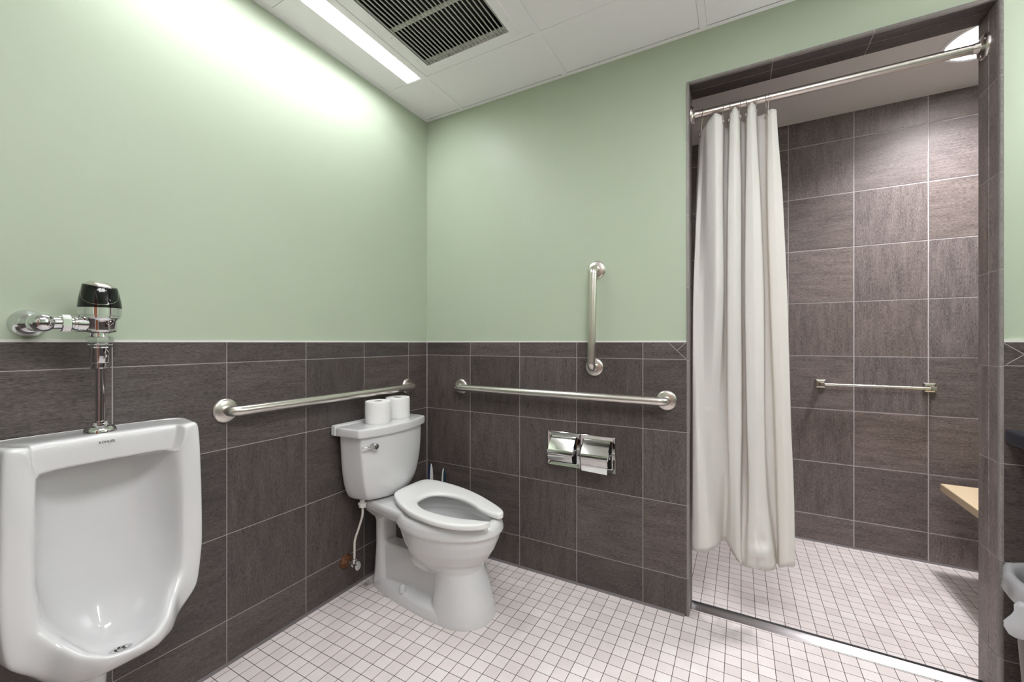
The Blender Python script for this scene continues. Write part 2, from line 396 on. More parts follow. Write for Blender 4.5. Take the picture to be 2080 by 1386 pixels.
# the opening: reveals, soffit and their bullnose edges
RR = [0, .162, .470, .775, 1.079, 1.385, 1.69, 1.995, OPH+.006]
tile_panel('trim_8', (OPR+.010, TH, 0), (0, -1, 0), (0, 0, 1), [0, .068, TH-.006], RR, M['tile'], proud=.010, joint=M['grout2'], seed=31, tint=(2.2, 2.8))  # raised tint paints in the light falling on this reveal
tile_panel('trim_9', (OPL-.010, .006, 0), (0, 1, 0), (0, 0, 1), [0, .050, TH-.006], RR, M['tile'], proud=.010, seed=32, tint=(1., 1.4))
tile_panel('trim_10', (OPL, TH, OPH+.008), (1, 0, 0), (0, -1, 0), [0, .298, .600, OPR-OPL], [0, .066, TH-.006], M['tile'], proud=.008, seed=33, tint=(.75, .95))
def bullnose(name, path, cross, breaks, seed):
    """path: function t->point on the outer arris; cross: profile offsets (a,b) in the two face directions"""
    rnd = random.Random(seed); bm = bmesh.new(); uvl = bm.loops.layers.uv.new('UVMap'); tl = bm.loops.layers.float_color.new('tint')
    for a, b2 in zip(breaks, breaks[1:]):
        t = rnd.uniform(.85, 1.2); ou = rnd.uniform(0, 50)
        r0 = path(a+.0014, cross); r1 = path(b2-.0014, cross)
        n0 = len(bm.faces); add_loft(bm, [r0, r1])
        bm.faces.ensure_lookup_table()
        for f in bm.faces[n0:]:
            for l in f.loops:
                l[tl] = (t, t, t, 1); co = l.vert.co; l[uvl].uv = (ou+co.z+co.x, co.y*3+co.x)
        g = path(a-.0014, [(x*.94+.0006, y*.94+.0006) for x, y in cross]); g2 = path(a+.0014, [(x*.94+.0006, y*.94+.0006) for x, y in cross])
        n0 = len(bm.faces); add_loft(bm, [g, g2]); bm.faces.ensure_lookup_table()
        for f in bm.faces[n0:]: f.material_index = 1
    o = obj(name, bm, [M['edge'], M['grout']], angle=30); return struct(o)
# profile: a = distance from the reveal face outwards along the wall, b = depth from the wall face into the reveal
rad = .0075; BW = .0095; prof = [(BW, .001), (BW, 0)] + [(rad-rad*math.sin(t), rad-rad*math.cos(t)) for t in [PI/2*i/7 for i in range(8)]] + [(0, .0145), (.002, .0150), (BW, .0150)]
bullnose('trim_12', lambda z, c: [(OPL-a, -.008+b2, z) for a, b2 in c], prof, RR, 1)
bullnose('trim_13', lambda z, c: [(OPR+a, -.008+b2, z) for a, b2 in c], prof, RR, 2)
bullnose('trim_14', lambda x, c: [(x, -.008+b2, OPH+a) for a, b2 in c], prof, [OPL-BW, OPL+.298, OPL+.600, OPR+BW], 4)
bm = bmesh.new(); add_box(bm, (.008, -.0112, .009), (.0112, -.008, 1.155)); struct(obj('trim_20', bm, M['grout'], smooth=False))
# white caulk bead on top of the wainscot, thin mitre cuts at its ends, cove at the floor
bm = bmesh.new(); add_box(bm, (0, YF, 1.1555), (.0085, 0, WT)); add_box(bm, (.0085, -.0085, 1.1555), (1.4165, 0, WT)); add_box(bm, (OPR+.0095, -.0085, 1.1555), (XR, 0, WT))
struct(obj('trim_15', bm, M['caulk'], smooth=False))
def cutline(bm, p, q, w=.0022):
    (x0, z0), (x1, z1) = p, q; d = Vector((x1-x0, 0, z1-z0)).normalized(); n = Vector((-d.z, 0, d.x))*w/2
    a = Vector((x0, -.0080, z0)); b2 = Vector((x1, -.0080, z1)); o = Vector((0, -.0005, 0))
    add_loft(bm, [[a-n, a+n, a+n+o, a-n+o], [b2-n, b2+n, b2+n+o, b2-n+o]])
bm = bmesh.new()
cutline(bm, (1.348, 1.152), (1.414, 1.086)); cutline(bm, (1.381, 1.122), (1.414, 1.154)); cutline(bm, (2.339, 1.152), (2.383, 1.117)); cutline(bm, (2.343, 1.086), (2.408, 1.140))
struct(obj('trim_16', bm, M['grout'], smooth=False))
def cove(name, a, b2, nrm):
    nrm = Vector(nrm); a = Vector(a); b2 = Vector(b2)
    pr = [(0, 0), (.008, 0), (.0055, .0018), (.0030, .0040), (.0015, .0070), (0, .009)]
    bm = bmesh.new(); add_loft(bm, [[p+nrm*x+Vector((0, 0, z)) for x, z in pr] for p in (a, b2)]); return struct(obj(name, bm, M['cove'], angle=60))
cove('baseboard_left', (.008, YF, 0), (.008, -.008, 0), (1, 0, 0)); cove('baseboard_back', (.008, -.008, 0), (1.41, -.008, 0), (0, -1, 0))
cove('baseboard_shower', (SXL, SYB-.008, 0), (SXR, SYB-.008, 0), (0, -1, 0))

# ------------------------------------------------------------------ ceiling fittings
def linear_light(y0, y1, label):
    t = thing('linear_ceiling_light', label, 'ceiling light', (.14, (y0+y1)/2, H), 'linear ceiling lights along the left wall')
    bm = bmesh.new()
    add_box(bm, (.028, y0, H+.001), (.158, y1, H+.012)); add_box(bm, (.241, y0, H+.001), (.2475, y1, H+.012))
    add_box(bm, (.158, y0, H+.001), (.241, y0+.004, H+.012)); add_box(bm, (.158, y1-.004, H+.001), (.241, y1, H+.012))
    add_box(bm, (.028, y0, H+.026), (.2475, y1, H+.05))
    add_box(bm, (.150, y0, H+.012), (.158, y1, H+.026)); add_box(bm, (.241, y0, H+.012), (.2475, y1, H+.026)); add_box(bm, (.158, y0, H+.012), (.241, y0+.004, H+.026)); add_box(bm, (.158, y1-.004, H+.012), (.241, y1, H+.026))
    obj('housing', bm, M['ceil'], t, smooth=False)
    box('diffuser', (.158, y0+.004, H+.020), (.241, y1-.004, H+.0255), M['lamp'], t)
linear_light(-.907, -.3265, 'lit white linear ceiling light beside the air vent, nearest the back wall')
linear_light(-1.518, -.937, 'lit linear ceiling light further along the left wall')
def panel(y0, y1, label):  # fill lights added above the camera, out of view, to brighten the room
    t = thing('fill_panel_light', label, 'ceiling light', (1.787, (y0+y1)/2, H), 'added ceiling fill lights out of view')
    bm = bmesh.new()
    for a, b2 in (((1.4965, y0), (1.52, y1)), ((2.054, y0), (2.0775, y1)), ((1.52, y0), (2.054, y0+.024)), ((1.52, y1-.024), (2.054, y1))): add_box(bm, (*a, H+.0006), (*b2, H+.02))
    obj('frame', bm, M['tbar'], t, smooth=False); box('diffuser', (1.52, y0+.024, H+.004), (2.054, y1-.024, H+.012), M['lamp_fill'], t)
panel(-1.5175, -.9365, 'added square fill light in the ceiling out of view, mid-room'); panel(-2.1275, -1.5465, 'added square fill light in the ceiling out of view, nearest the door')

v = thing('ceiling_vent', 'white ceiling air vent with dusty louvre bars beside the linear light', 'vent', (.567, -.617, H))
x0, x1, y0, y1 = .2765, .8575, -.9075, -.3265; a0, a1, b0, b1 = .335, .777, -.829, -.386
bm = bmesh.new()
outer = [(x0, y0), (x1, y0), (x1, y1), (x0, y1)]; step = [(.312, -.878), (.812, -.878), (.812, -.357), (.312, -.357)]; inn = [(a0, b0), (a1, b0), (a1, b1), (a0, b1)]
def rg(l, z): return [(x, y, z) for x, y in l]
def inset(l, k):
    cx = sum(p[0] for p in l)/4; cy = sum(p[1] for p in l)/4
    return [(p[0]-math.copysign(k, p[0]-cx), p[1]-math.copysign(k, p[1]-cy)) for p in l]
add_loft(bm, [rg(outer, H+.012), rg(outer, H+.0012), rg(step, H+.0012), rg(inset(step, .002), H-.003), rg(inset(step, .006), H-.004), rg(inset(inn, -.004), H-.004), rg(inn, H-.002), rg(inn, H+.012)], cap0=False, cap1=False)
obj('frame', bm, M['tbar'], v, angle=20)
bm = bmesh.new()
add_loft(bm, [rg(inset(inn, -.001), H+.012), rg(inset(inn, -.001), H+.09)], cap0=False); obj('duct', bm, M['duct'], v, smooth=False)
nb = 23
for k in range(nb):
    bm = bmesh.new(); xx = a0+.010+(a1-a0-.020)*k/(nb-1); rr = random.Random(k); ys = [b0+.001+(b1-b0-.002)*i/60 for i in range(61)]
    rings = []
    for yy in ys:
        jx = rr.uniform(-.0002, .0002)*(1 if rr.random() < .6 else 2.)
        rings.append([(xx-.0014+jx, yy, H-.0015), (xx+.0014+jx, yy, H-.0015), (xx+.0016+jx*1.5, yy, H+.0035), (xx-.0012+jx, yy, H+.0035)])
    add_loft(bm, rings); obj('louvre_bar', bm, M['louver'], v, smooth=False)
for yy in (-.612, -.397, -.818):
    box('cross_bar', (a0+.001, yy-.010, H+.012), (a1-.001, yy+.010, H+.016), M['louver'], v)
for (sx, sy) in ((.322, -.60), (.322, -.44), (.795, -.45), (.795, -.62)):
    lathe('screw', (sx, sy, H-.004), (0, 0, -1), [(.0026, 0), (.0022, .0009), (.0004, .0012)], M['louver'], v, seg=12)

d = thing('shower_dome_light', 'round lit flush ceiling light inside the shower', 'ceiling light', (2.55, .63, H))
bm = bmesh.new(); tr_ = [(.163, 0), (.163, -.003), (.158, -.006), (.150, -.006), (.1432, -.002), (.1432, .004), (.147, .004), (.163, 0)]
add_loft(bm, [[(2.55+rr*math.cos(2*PI*i/72), .63+rr*math.sin(2*PI*i/72), H+z) for i in range(72)] for rr, z in tr_], cap0=False, cap1=False); bmesh.ops.remove_doubles(bm, verts=bm.verts, dist=1e-6)
obj('trim_ring', bm, M['tbar'], d)
bm = bmesh.new()
add_loft(bm, [[(2.55+rr*math.cos(2*PI*i/72), .63+rr*math.sin(2*PI*i/72), H+z) for i in range(72)] for rr, z in ((.1465, .001), (.143, .002), (.141, .05), (.136, .10), (.124, .145), (.128, .150), (.1465, .150))], cap0=False, cap1=False)
obj('reflector', bm, M['can'], d)
lathe('diffuser', (2.55, .63, H+.1445), (0, 0, -1), [(.1235, -.002), (.1235, 0), (.09, .004), (0, .006)], M['lamp_dome'], d, seg=72)

# vanity tube over the counter (right of the frame)
t = thing('vanity_light', 'lit tube light on the back wall above the counter', 'wall light', (2.86, -.01, 1.98))
box('back_plate', (2.60, -.03, 1.94), (3.12, 0, 2.02), M['nickel2'], t, .003)
lathe('tube_diffuser', (2.58, -.065, 1.98), (1, 0, 0), [(0, 0), (.034, .002), (.034, .558), (0, .56)], M['lamp_vanity'], t)

# ------------------------------------------------------------------ grab bars, rails
def flange_prof(r=.043): return [(r, 0), (r, .0035), (r-.002, .0075), (r*.80, .0105), (r*.50, .0120), (r*.43, .0125)]
def grab_bar(label, ends, wall_n, out=.052, r=.0185, base=None):
    wn = Vector(wall_n); A, B = [Vector(e) for e in ends]
    t = thing('grab_bar', label, 'grab bar', tuple((A+B)/2))
    path = fillet([A, A+wn*out, B+wn*out, B], .034, 10)
    tube('rail', path, r, M['nickel'], t, 24)
    for p in (A, B): lathe('wall_flange', p, wn, flange_prof(), M['nickel'], t, 44, 50)
    return t
grab_bar('brushed steel grab bar on the left wall beside the toilet tank', ((.008, -1.092, .912), (.008, -.170, .914)), (1, 0, 0))
grab_bar('long brushed steel horizontal grab bar on the back wall above the paper holder', ((.254, -.008, .909), (1.338, -.008, .906)), (0, -1, 0))
grab_bar('short brushed steel vertical grab bar on the green back wall', ((1.026, 0, 1.494), (1.019, -.008, 1.040)), (0, -1, 0))

t = thing('towel_bar', 'slim satin nickel towel bar on the tiled shower wall', 'towel bar', (2.25, SYB-.008, .918))
yw = SYB-.008
for x in (2.020, 2.481):
    bm = bmesh.new(); s0 = .0245; add_loft(bm, [[(x+sx*s, y, .918+sz*s) for sx, sz in ((-1, -1), (1, -1), (1, 1), (-1, 1))] for y, s in ((yw, s0), (yw-.007, s0), (yw-.011, s0-.003), (yw-.013, s0-.008))])
    pl = obj('wall_plate', bm, M['nickel2'], t, angle=20)
    bm = bmesh.new(); add_loft(bm, [[(x+sx*s, y, .918+sz*s2) for sx, sz in ((-1, -1), (1, -1), (1, 1), (-1, 1))] for y, s, s2 in ((yw-.012, .013, .010), (yw-.045, .011, .0095), (yw-.066, .011, .0105), (yw-.068, .009, .009))])
    obj('post', bm, M['nickel2'], t, angle=20)
lathe('rail', (2.022, yw-.056, .918), (1, 0, 0), [(.0001, 0), (.0075, .0005), (.0075, .4575), (.0001, .458)], M['nickel2'], t, 24)

t = thing('shower_rod', 'stainless shower curtain rod across the top of the shower opening', 'shower rod', (1.88, .078, 2.143))
lathe('rod', (OPL+.002, .078, 2.146), (OPR-OPL-.004, 0, -.006), [(.0155, 0), (.0155, OPR-OPL-.004)], M['nickel'], t, 28)
for x, dx, z in ((OPL+.0002, 1, 2.146), (OPR-.0002, -1, 2.140)):
    f = lathe('rod_flange', (x, .078, z), (dx, 0, 0), [(.040, 0), (.040, .004), (.036, .009), (.026, .013), (.0185, .016), (.0165, .030), (.0158, .030)], M['nickel'], t, 44, 50)
    for a in (.6, .6+2*PI/3, .6+4*PI/3):
        p = Vector((x+dx*.0105, .078+.029*math.cos(a), z+.029*math.sin(a)))
        lathe('screw', p, (dx, 0, 0), [(.0042, 0), (.0038, .002), (.001, .0032)], M['nickel2'], f, 14)

t = thing('folding_bench', 'cream fold-down bench on the right wall of the shower', 'bench', (2.70, .61, .46))
bm = bmesh.new(); add_box(bm, (2.476, .30, .424), (2.884, .914, .461)); bev(obj('bench_board', bm, M['bench'], t), .004)
for y in (.40, .82): box('hinge_bracket', (2.86, y-.03, .36), (SXR-.008, y+.03, .424), M['nickel2'], t, .003)

t = thing('shower_threshold', 'metal threshold strip with black gasket across the shower floor', 'threshold', (1.88, .08, 0))
bm = bmesh.new(); pr = [(.050, 0), (.0515, .0022), (.060, .0050), (.070, .0085), (.080, .0125), (.087, .0145), (.0885, .0140), (.0885, 0)]
add_loft(bm, [[(x, y, z) for y, z in pr] for x in (OPL+.002, OPR-.002)]); obj('metal_strip', bm, M['alu'], t, angle=30)
bm = bmesh.new(); pr = [(.0887, 0), (.0887, .0165), (.0905, .0185), (.095, .0180), (.0985, .014), (.0985, 0)]
add_loft(bm, [[(x, y, z) for y, z in pr] for x in (OPL+.002, OPR-.002)]); obj('gasket', bm, M['rubber'], t, angle=30)

# ------------------------------------------------------------------ shower curtain and its hooks
CR = [
(2.095, [(1.454,.130),(1.464,.110),(1.478,.085),(1.491,.060),(1.522,.040),(1.551,.050),(1.556,.120),(1.571,.125),(1.578,.050),(1.595,.040),(1.612,.055),(1.618,.120),(1.634,.125),(1.640,.050),(1.654,.040),(1.670,.055),(1.679,.120),(1.709,.125),(1.712,.060),(1.725,.045),(1.740,.050)]),
(1.754, [(1.440,.130),(1.448,.100),(1.465,.100),(1.490,.065),(1.526,.040),(1.551,.055),(1.552,.120),(1.566,.125),(1.571,.050),(1.595,.040),(1.618,.055),(1.621,.120),(1.632,.125),(1.635,.050),(1.661,.035),(1.685,.055),(1.691,.120),(1.709,.125),(1.711,.060),(1.732,.045),(1.760,.050)]),
(1.349, [(1.437,.115),(1.436,.075),(1.454,.085),(1.478,.085),(1.524,.045),(1.553,.060),(1.554,.120),(1.564,.125),(1.569,.050),(1.595,.040),(1.618,.055),(1.621,.120),(1.632,.125),(1.633,.050),(1.664,.035),(1.697,.055),(1.703,.120),(1.719,.125),(1.721,.060),(1.745,.045),(1.776,.050)]),
(.823, [(1.438,.100),(1.435,.060),(1.452,.050),(1.479,.070),(1.506,.085),(1.534,.100),(1.553,.115),(1.564,.120),(1.571,.060),(1.594,.050),(1.619,.055),(1.625,.120),(1.638,.125),(1.640,.050),(1.671,.035),(1.699,.055),(1.706,.110),(1.734,.115),(1.738,.070),(1.761,.050),(1.789,.055)]),
(.540, [(1.438,.080),(1.436,.050),(1.458,.040),(1.489,.050),(1.511,.075),(1.538,.100),(1.556,.120),(1.571,.120),(1.578,.070),(1.598,.055),(1.616,.060),(1.623,.120),(1.643,.120),(1.646,.050),(1.673,.030),(1.707,.050),(1.718,.110),(1.741,.115),(1.746,.070),(1.771,.050),(1.799,.055)]),
(.250, [(1.438,.070),(1.436,.045),(1.461,.030),(1.496,.030),(1.528,.060),(1.538,.110),(1.548,.150),(1.559,.150),(1.579,.100),(1.598,.070),(1.616,.060),(1.623,.070),(1.630,.060),(1.640,.020),(1.680,.000),(1.731,.030),(1.743,.090),(1.748,.100),(1.752,.060),(1.774,.045),(1.801,.050)])]
TOPZ = [2.086,2.086,2.086,2.092,2.115,2.098,2.085,2.082,2.098,2.122,2.104,2.098,2.090,2.104,2.126,2.112,2.100,2.108,2.084,2.082,2.076]
BOTZ = [.262,.262,.266,.275,.289,.288,.286,.287,.275,.258,.240,.236,.240,.255,.262,.262,.262,.258,.262,.278,.285]
ns = 7
rows = [spline([(x, y, 0) for x, y in r], ns, False, .55) for z, r in CR]
tz = spline([(z, 0, 0) for z in TOPZ], ns); bz = spline([(z, 0, 0) for z in BOTZ], ns)
nz = 84; npt = len(rows[0]); zs = [z for z, _ in CR]
grid = []
for k in range(nz+1):
    f = k/nz; line = []
    for i in range(npt):
        z = tz[i].x*(1-f)+bz[i].x*f
        j = 0
        while j < len(zs)-2 and z < zs[j+1]: j += 1
        u = min(1, max(0, (zs[j]-z)/(zs[j]-zs[j+1]))); p1 = rows[j][i]; p2 = rows[j+1][i]
        p0 = rows[j-1][i] if j > 0 else p1; p3 = rows[j+2][i] if j+2 < len(zs) else p2
        q = .5*((2*p1)+(-p0+p2)*u+(2*p0-5*p1+4*p2-p3)*u*u+(-p0+3*p1-3*p2+p3)*u**3)
        w = max(0, 1-(z-.24)/.35); e = noise.noise(Vector((q.x*16, z*9, 3)))*.006*w+noise.noise(Vector((q.x*6, z*2.2, 1)))*.0025
        # crumple where the hem of the middle fold is kicked forward
        c2 = max(0, 1-abs(q.x-1.685)/.06)*max(0, 1-abs(z-.33)/.10); e -= c2*.050*noise.noise(Vector((q.x*30, z*20, 9)))+c2*.008
        line.append((q.x+noise.noise(Vector((i*.05, z*3, 7)))*.002*w, q.y+e, z))
    grid.append(line)
bm = bmesh.new(); add_loft(bm, grid, closed=False)
cur = obj('shower_curtain', bm, M['vinyl'], angle=180, loc=(1.62, .08, .25))
tag(cur, 'cream vinyl shower curtain bunched at the left of the shower opening', 'shower curtain')
md = cur.modifiers.new('thickness', 'SOLIDIFY'); md.thickness = .0008; md.offset = 0
# hooks: wire loops round the rod, down through eyelets in the curtain's top edge
names = ['first on the left', 'on the left of the second fold', 'left of a pair in the second gap', 'right of a pair in the second gap', 'just right of the third fold', 'between the third and last folds', 'last on the right']
hk = [(1.474, 1), (1.553, 5), (1.578, 8), (1.617, 10), (1.636, 13), (1.675, 15), (1.705, 17), (1.716, 18)]
names = ['leftmost on the rod, by the wall flange', 'in the gap after the first wide curtain fold', 'touching the left edge of the second curtain fold', 'right of the second curtain fold', 'touching the left edge of the third curtain fold', 'right of the tall third curtain fold', 'alone over the recess left of the last fold', 'rightmost on the rod, at the last curtain fold']
for n, ((hx, ci), nm) in enumerate(zip(hk, names)):
    cx, cy = rows[0][min(ci*ns, npt-1)].x, rows[0][min(ci*ns, npt-1)].y; cz = tz[min(ci*ns, npt-1)].x-.020
    zr = 2.146-.006*(hx-OPL)/(OPR-OPL)
    t = thing('curtain_hook', 'thin wire curtain hook '+nm, 'curtain hook', (hx, .078, zr), 'wire hooks of the shower curtain')
    R = .0178
    pts = [(cx, cy-.006, cz+.004), (cx+(hx-cx)*.3, .078+(cy-.078)*.45-R*.75, zr-.030)] + [(hx, .078-R*math.cos(a), zr+R*math.sin(a)) for a in [PI*i/10 for i in range(11)]] + [(cx+(hx-cx)*.3, .078+(cy-.078)*.45+R*.8, zr-.030), (cx, cy+.006, cz+.004), (cx, cy+.003, cz-.003), (cx, cy-.004, cz-.003), (cx, cy-.006, cz+.003)]
    tube('wire', spline(pts, 3), .0013, M['nickel2'], t, 8)
    bm = bmesh.new()
    add_tube(bm, [(cx+.0058*math.cos(a), cy-.0012, cz+.0058*math.sin(a)) for a in [2*PI*i/16 for i in range(17)]], .0016, 8); obj('eyelet', bm, M['nickel2'], t)

# ------------------------------------------------------------------ paper holder on the back wall
t = thing('paper_holder', 'double polished steel toilet paper holder set in the back wall', 'paper holder', (.952, -.008, .638))
yf = -.008
for k, (x0, x1) in enumerate(((.784, .9505), (.9525, 1.119))):
    z0, z1 = .556, .721
    def rr(xa, xb, za, zb, y, r=0, n=5):
        if r <= 0: r = .0006
        out = []
        for (cx, cz, a0) in ((xa+r, za+r, PI), (xb-r, za+r, 1.5*PI), (xb-r, zb-r, 0), (xa+r, zb-r, .5*PI)):
            for i in range(n+1):
                a = a0+PI/2*i/n; out.append((cx+r*math.cos(a), y, cz+r*math.sin(a)))
        return out
    bm = bmesh.new()
    i0, i1, j0, j1 = x0+.0165, x1-.0170, z0+.0175, z1-.0195
    add_loft(bm, [rr(x0, x1, z0, z1, yf+.0005), rr(x0, x1, z0, z1, yf-.0085, .001), rr(x0+.002, x1-.002, z0+.002, z1-.002, yf-.0105, .0015), rr(x0+.0065, x1-.0065, z0+.0065, z1-.0065, yf-.0085, .003), rr(i0-.003, i1+.003, j0-.003, j1+.003, yf-.0060, .007), rr(i0, i1, j0, j1, yf-.0070, .006), rr(i0+.001, i1-.001, j0+.001, j1-.001, yf-.004, .006), rr(i0+.001, i1-.001, j0+.001, j1-.001, yf+.0005, .006)], cap0=False, cap1=False)
    obj('frame', bm, M['mirror'], t, angle=22)
    box('recess_back', (i0, yf-.0022, j0), (i1, yf+.0004, j1), M['duct'], t)
    # curved hood over the roll
    hx0, hx1 = i0+(.006 if k == 0 else .002), i1-(.004 if k == 0 else .006)
    path = [(v[0], v[1]) for v in spline([(-.014, .7005, 0), (-.027, .690, 0), (-.043, .672, 0), (-.060, .650, 0), (-.0665, .640, 0), (-.0685, .628, 0), (-.0665, .606, 0), (-.0625, .592, 0)], 5)]
    bm = bmesh.new(); rings = []
    for i, (y, z) in enumerate(path):
        yy, zz = path[min(i+1, len(path)-1)]; y2, z2 = path[max(i-1, 0)]
        d = Vector((yy-y2, zz-z2)).normalized(); nx = Vector((-d.y, d.x))*.0011
        rings.append([(hx0, y, z), (hx1, y, z), (hx1, y-nx.x, z-nx.y), (hx0, y-nx.x, z-nx.y)])
    add_loft(bm, rings); obj('hood', bm, M['mirror'], t, angle=50)
    for xx, dx in ((i0+.001, 1), (i1-.001, -1)):
        bm = bmesh.new(); add_tube(bm, fillet([(xx, yf, .645), (xx, -.040, .640), (xx, -.052, .632)], .01), .0048, 12)
        add_lathe(bm, (xx-.004*dx, -.052, .632), (dx, 0, 0), [(.0068, 0), (.0068, .006), (.004, .010)], 16); obj('roller_arm', bm, M['mirror'], t)
r = thing('toilet_roll', 'toilet paper roll with its end hanging below the right hood of the steel holder', 'toilet roll', (1.032, -.0315, .632))
bm = bmesh.new(); add_lathe(bm, (.978, -.0335, .634), (1, 0, 0), [(.008, 0), (.0245, 0), (.0245, .108), (.008, .108)], 40); obj('roll', bm, M['tissue'], r)
bm = bmesh.new(); sh = [(-.0335-.0247*math.cos(a), .634+.0247*math.sin(a)) for a in [PI*.45*(1-i/8) for i in range(9)]] + [(-.0588, .615), (-.0595, .59), (-.0585, .5635)]
add_loft(bm, [[(.972, y, z), (1.092, y-.0006, z-.0004*i), (1.092, y+.0002, z-.0004*i), (.972, y+.0008, z)] for i, (y, z) in enumerate(sh)]); obj('loose_sheet', bm, M['tissue'], r)
r = thing('toilet_roll', 'toilet paper roll hidden under the left hood of the steel holder', 'toilet roll', (.867, -.0315, .632))
bm = bmesh.new(); add_lathe(bm, (.813, -.0335, .634), (1, 0, 0), [(.008, 0), (.020, 0), (.020, .108), (.008, .108)], 40); obj('roll', bm, M['tissue'], r)

# ------------------------------------------------------------------ urinal
UC = -1.446
ub = thing('urinal', 'white wall-hung china urinal below the sensor flush valve', 'urinal', (.012, UC, .33))
# each ring: 11 key points of one half, top centre -> side -> bottom centre, as (x, dy, z)
RINGS = [
 [(.0085,0,.912),(.0085,.10,.912),(.0085,.175,.912),(.0085,.218,.908),(.0085,.224,.75),(.0085,.224,.60),(.0085,.216,.47),(.0085,.180,.40),(.0085,.125,.36),(.0085,.065,.345),(.0085,0,.340)],
 [(.06,0,.913),(.06,.10,.913),(.06,.172,.913),(.06,.216,.910),(.06,.222,.75),(.06,.222,.59),(.06,.213,.46),(.06,.176,.39),(.07,.122,.348),(.08,.064,.333),(.08,0,.330)],
 [(.145,0,.916),(.145,.10,.916),(.150,.136,.916),(.185,.190,.914),(.190,.196,.75),(.190,.198,.57),(.188,.186,.438),(.185,.142,.378),(.190,.112,.340),(.205,.062,.330),(.210,0,.330)],
 [(.163,0,.915),(.163,.10,.915),(.168,.136,.915),(.197,.188,.913),(.203,.193,.75),(.203,.196,.56),(.201,.183,.434),(.212,.134,.384),(.236,.106,.352),(.268,.060,.347),(.276,0,.350)],
 [(.170,0,.909),(.170,.10,.909),(.175,.132,.909),(.205,.182,.908),(.209,.187,.75),(.209,.189,.56),(.208,.175,.440),(.226,.128,.400),(.266,.100,.384),(.306,.055,.384),(.316,0,.388)],
 [(.172,0,.893),(.172,.10,.893),(.176,.136,.893),(.207,.160,.890),(.211,.163,.74),(.211,.163,.575),(.214,.152,.492),(.238,.120,.446),(.280,.090,.418),(.314,.050,.405),(.324,0,.401)],
 [(.172,0,.855),(.172,.10,.854),(.173,.126,.851),(.201,.145,.843),(.2075,.1475,.73),(.2085,.1475,.585),(.212,.141,.500),(.238,.112,.455),(.278,.083,.427),(.310,.046,.413),(.320,0,.408)],
 [(.170,0,.849),(.170,.095,.848),(.171,.120,.845),(.196,.139,.836),(.203,.142,.73),(.204,.142,.59),(.207,.135,.503),(.231,.105,.456),(.269,.076,.427),(.299,.042,.410),(.308,0,.405)],
 [(.158,0,.845),(.158,.090,.844),(.159,.114,.841),(.182,.133,.831),(.190,.137,.72),(.192,.137,.595),(.194,.127,.500),(.216,.096,.449),(.250,.068,.415),(.278,.038,.397),(.288,0,.392)],
 [(.118,0,.843),(.118,.088,.842),(.120,.110,.839),(.140,.127,.827),(.150,.132,.71),(.154,.132,.60),(.164,.118,.495),(.190,.087,.434),(.222,.060,.398),(.249,.034,.383),(.260,0,.379)],
 [(.075,0,.840),(.075,.082,.839),(.077,.100,.835),(.090,.113,.822),(.100,.117,.70),(.110,.116,.60),(.132,.098,.485),(.164,.072,.415),(.197,.049,.381),(.220,.027,.373),(.232,0,.372)],
 [(.054,0,.832),(.054,.058,.831),(.055,.070,.826),(.060,.080,.812),(.068,.083,.68),(.080,.080,.59),(.104,.066,.47),(.140,.049,.400),(.170,.033,.373),(.190,.018,.367),(.200,0,.366)],
 [(.047,0,.829),(.047,.025,.8285),(.047,.031,.825),(.049,.036,.812),(.055,.038,.66),(.066,.036,.57),(.090,.029,.46),(.122,.021,.397),(.146,.014,.373),(.160,.008,.367),(.166,0,.366)],
 [(.046,0,.828),(.046,.004,.828),(.046,.005,.824),(.047,.006,.810),(.053,.007,.64),(.064,.007,.56),(.088,.006,.455),(.119,.005,.396),(.140,.004,.374),(.150,.003,.368),(.154,0,.367)]]
def uring(h):
    # two extra keys where the side posts step forward of the top apron
    a_, b_ = h[2], h[3]
    if b_[0]-a_[0] > .018:
        e_ = min(.150, b_[1]-.002)
        h = h[:2]+[(a_[0], min(a_[1], .128), a_[2]), (a_[0]+.002, e_-.0085, a_[2]-.001), (b_[0]-.001, e_, (a_[2]*.7+b_[2]*.3))]+h[3:]
    else: h = h[:3]+[tuple(p*.75+q*.25 for p, q in zip(a_, b_)), tuple(p*.45+q*.55 for p, q in zip(a_, b_))]+h[3:]
    full = [(x, dy, z) for x, dy, z in h] + [(x, -dy, z) for x, dy, z in reversed(h[1:-1])]
    return [(v.x, UC+v.y, v.z) for v in spline(full, 3, True, .45)]
bm = bmesh.new(); vr = add_loft(bm, [uring(h) for h in RINGS], cap0=False, cap1=False)
for rg_ in (vr[0], vr[-1]):
    nn = len(rg_)
    for i in range(nn//2):
        a, b2, c2, d2 = rg_[i], rg_[i+1], rg_[nn-i-1], rg_[(nn-i) % nn]
        bm.faces.new([v_ for k_, v_ in enumerate((a, b2, c2, d2)) if v_ not in (a, b2, c2, d2)[:k_]])
uo = obj('china_body', bm, M['china'], ub, angle=180)
sub(uo, 2); apply_mods(uo)
for p in uo.data.polygons: p.use_smooth = True
def surface_bvh(o):
    me = o.data; base = Vector(o['_base'])
    return BVHTree.FromPolygons([v.co+base for v in me.vertices], [tuple(p.vertices) for p in me.polygons])
bvh = surface_bvh(uo)
hit = bvh.ray_cast(Vector((.245, UC-.004, .60)), Vector((0, 0, -1)))
dz = hit[0].z if hit[0] else .38
dr = lathe('drain_strainer', (.240, UC-.004, dz-.002), (-.25, 0, 1), [(.024, 0), (.024, .003), (.020, .005), (.017, .0035), (.016, .001)], M['chrome'], ub, 36)
bm = bmesh.new()
for k in range(6):
    a = 2*PI*k/6; add_lathe(bm, (.240+.009*math.cos(a), UC-.004+.009*math.sin(a), dz+.0002), (0, 0, 1), [(.0028, 0), (.0028, .0012)], 12)
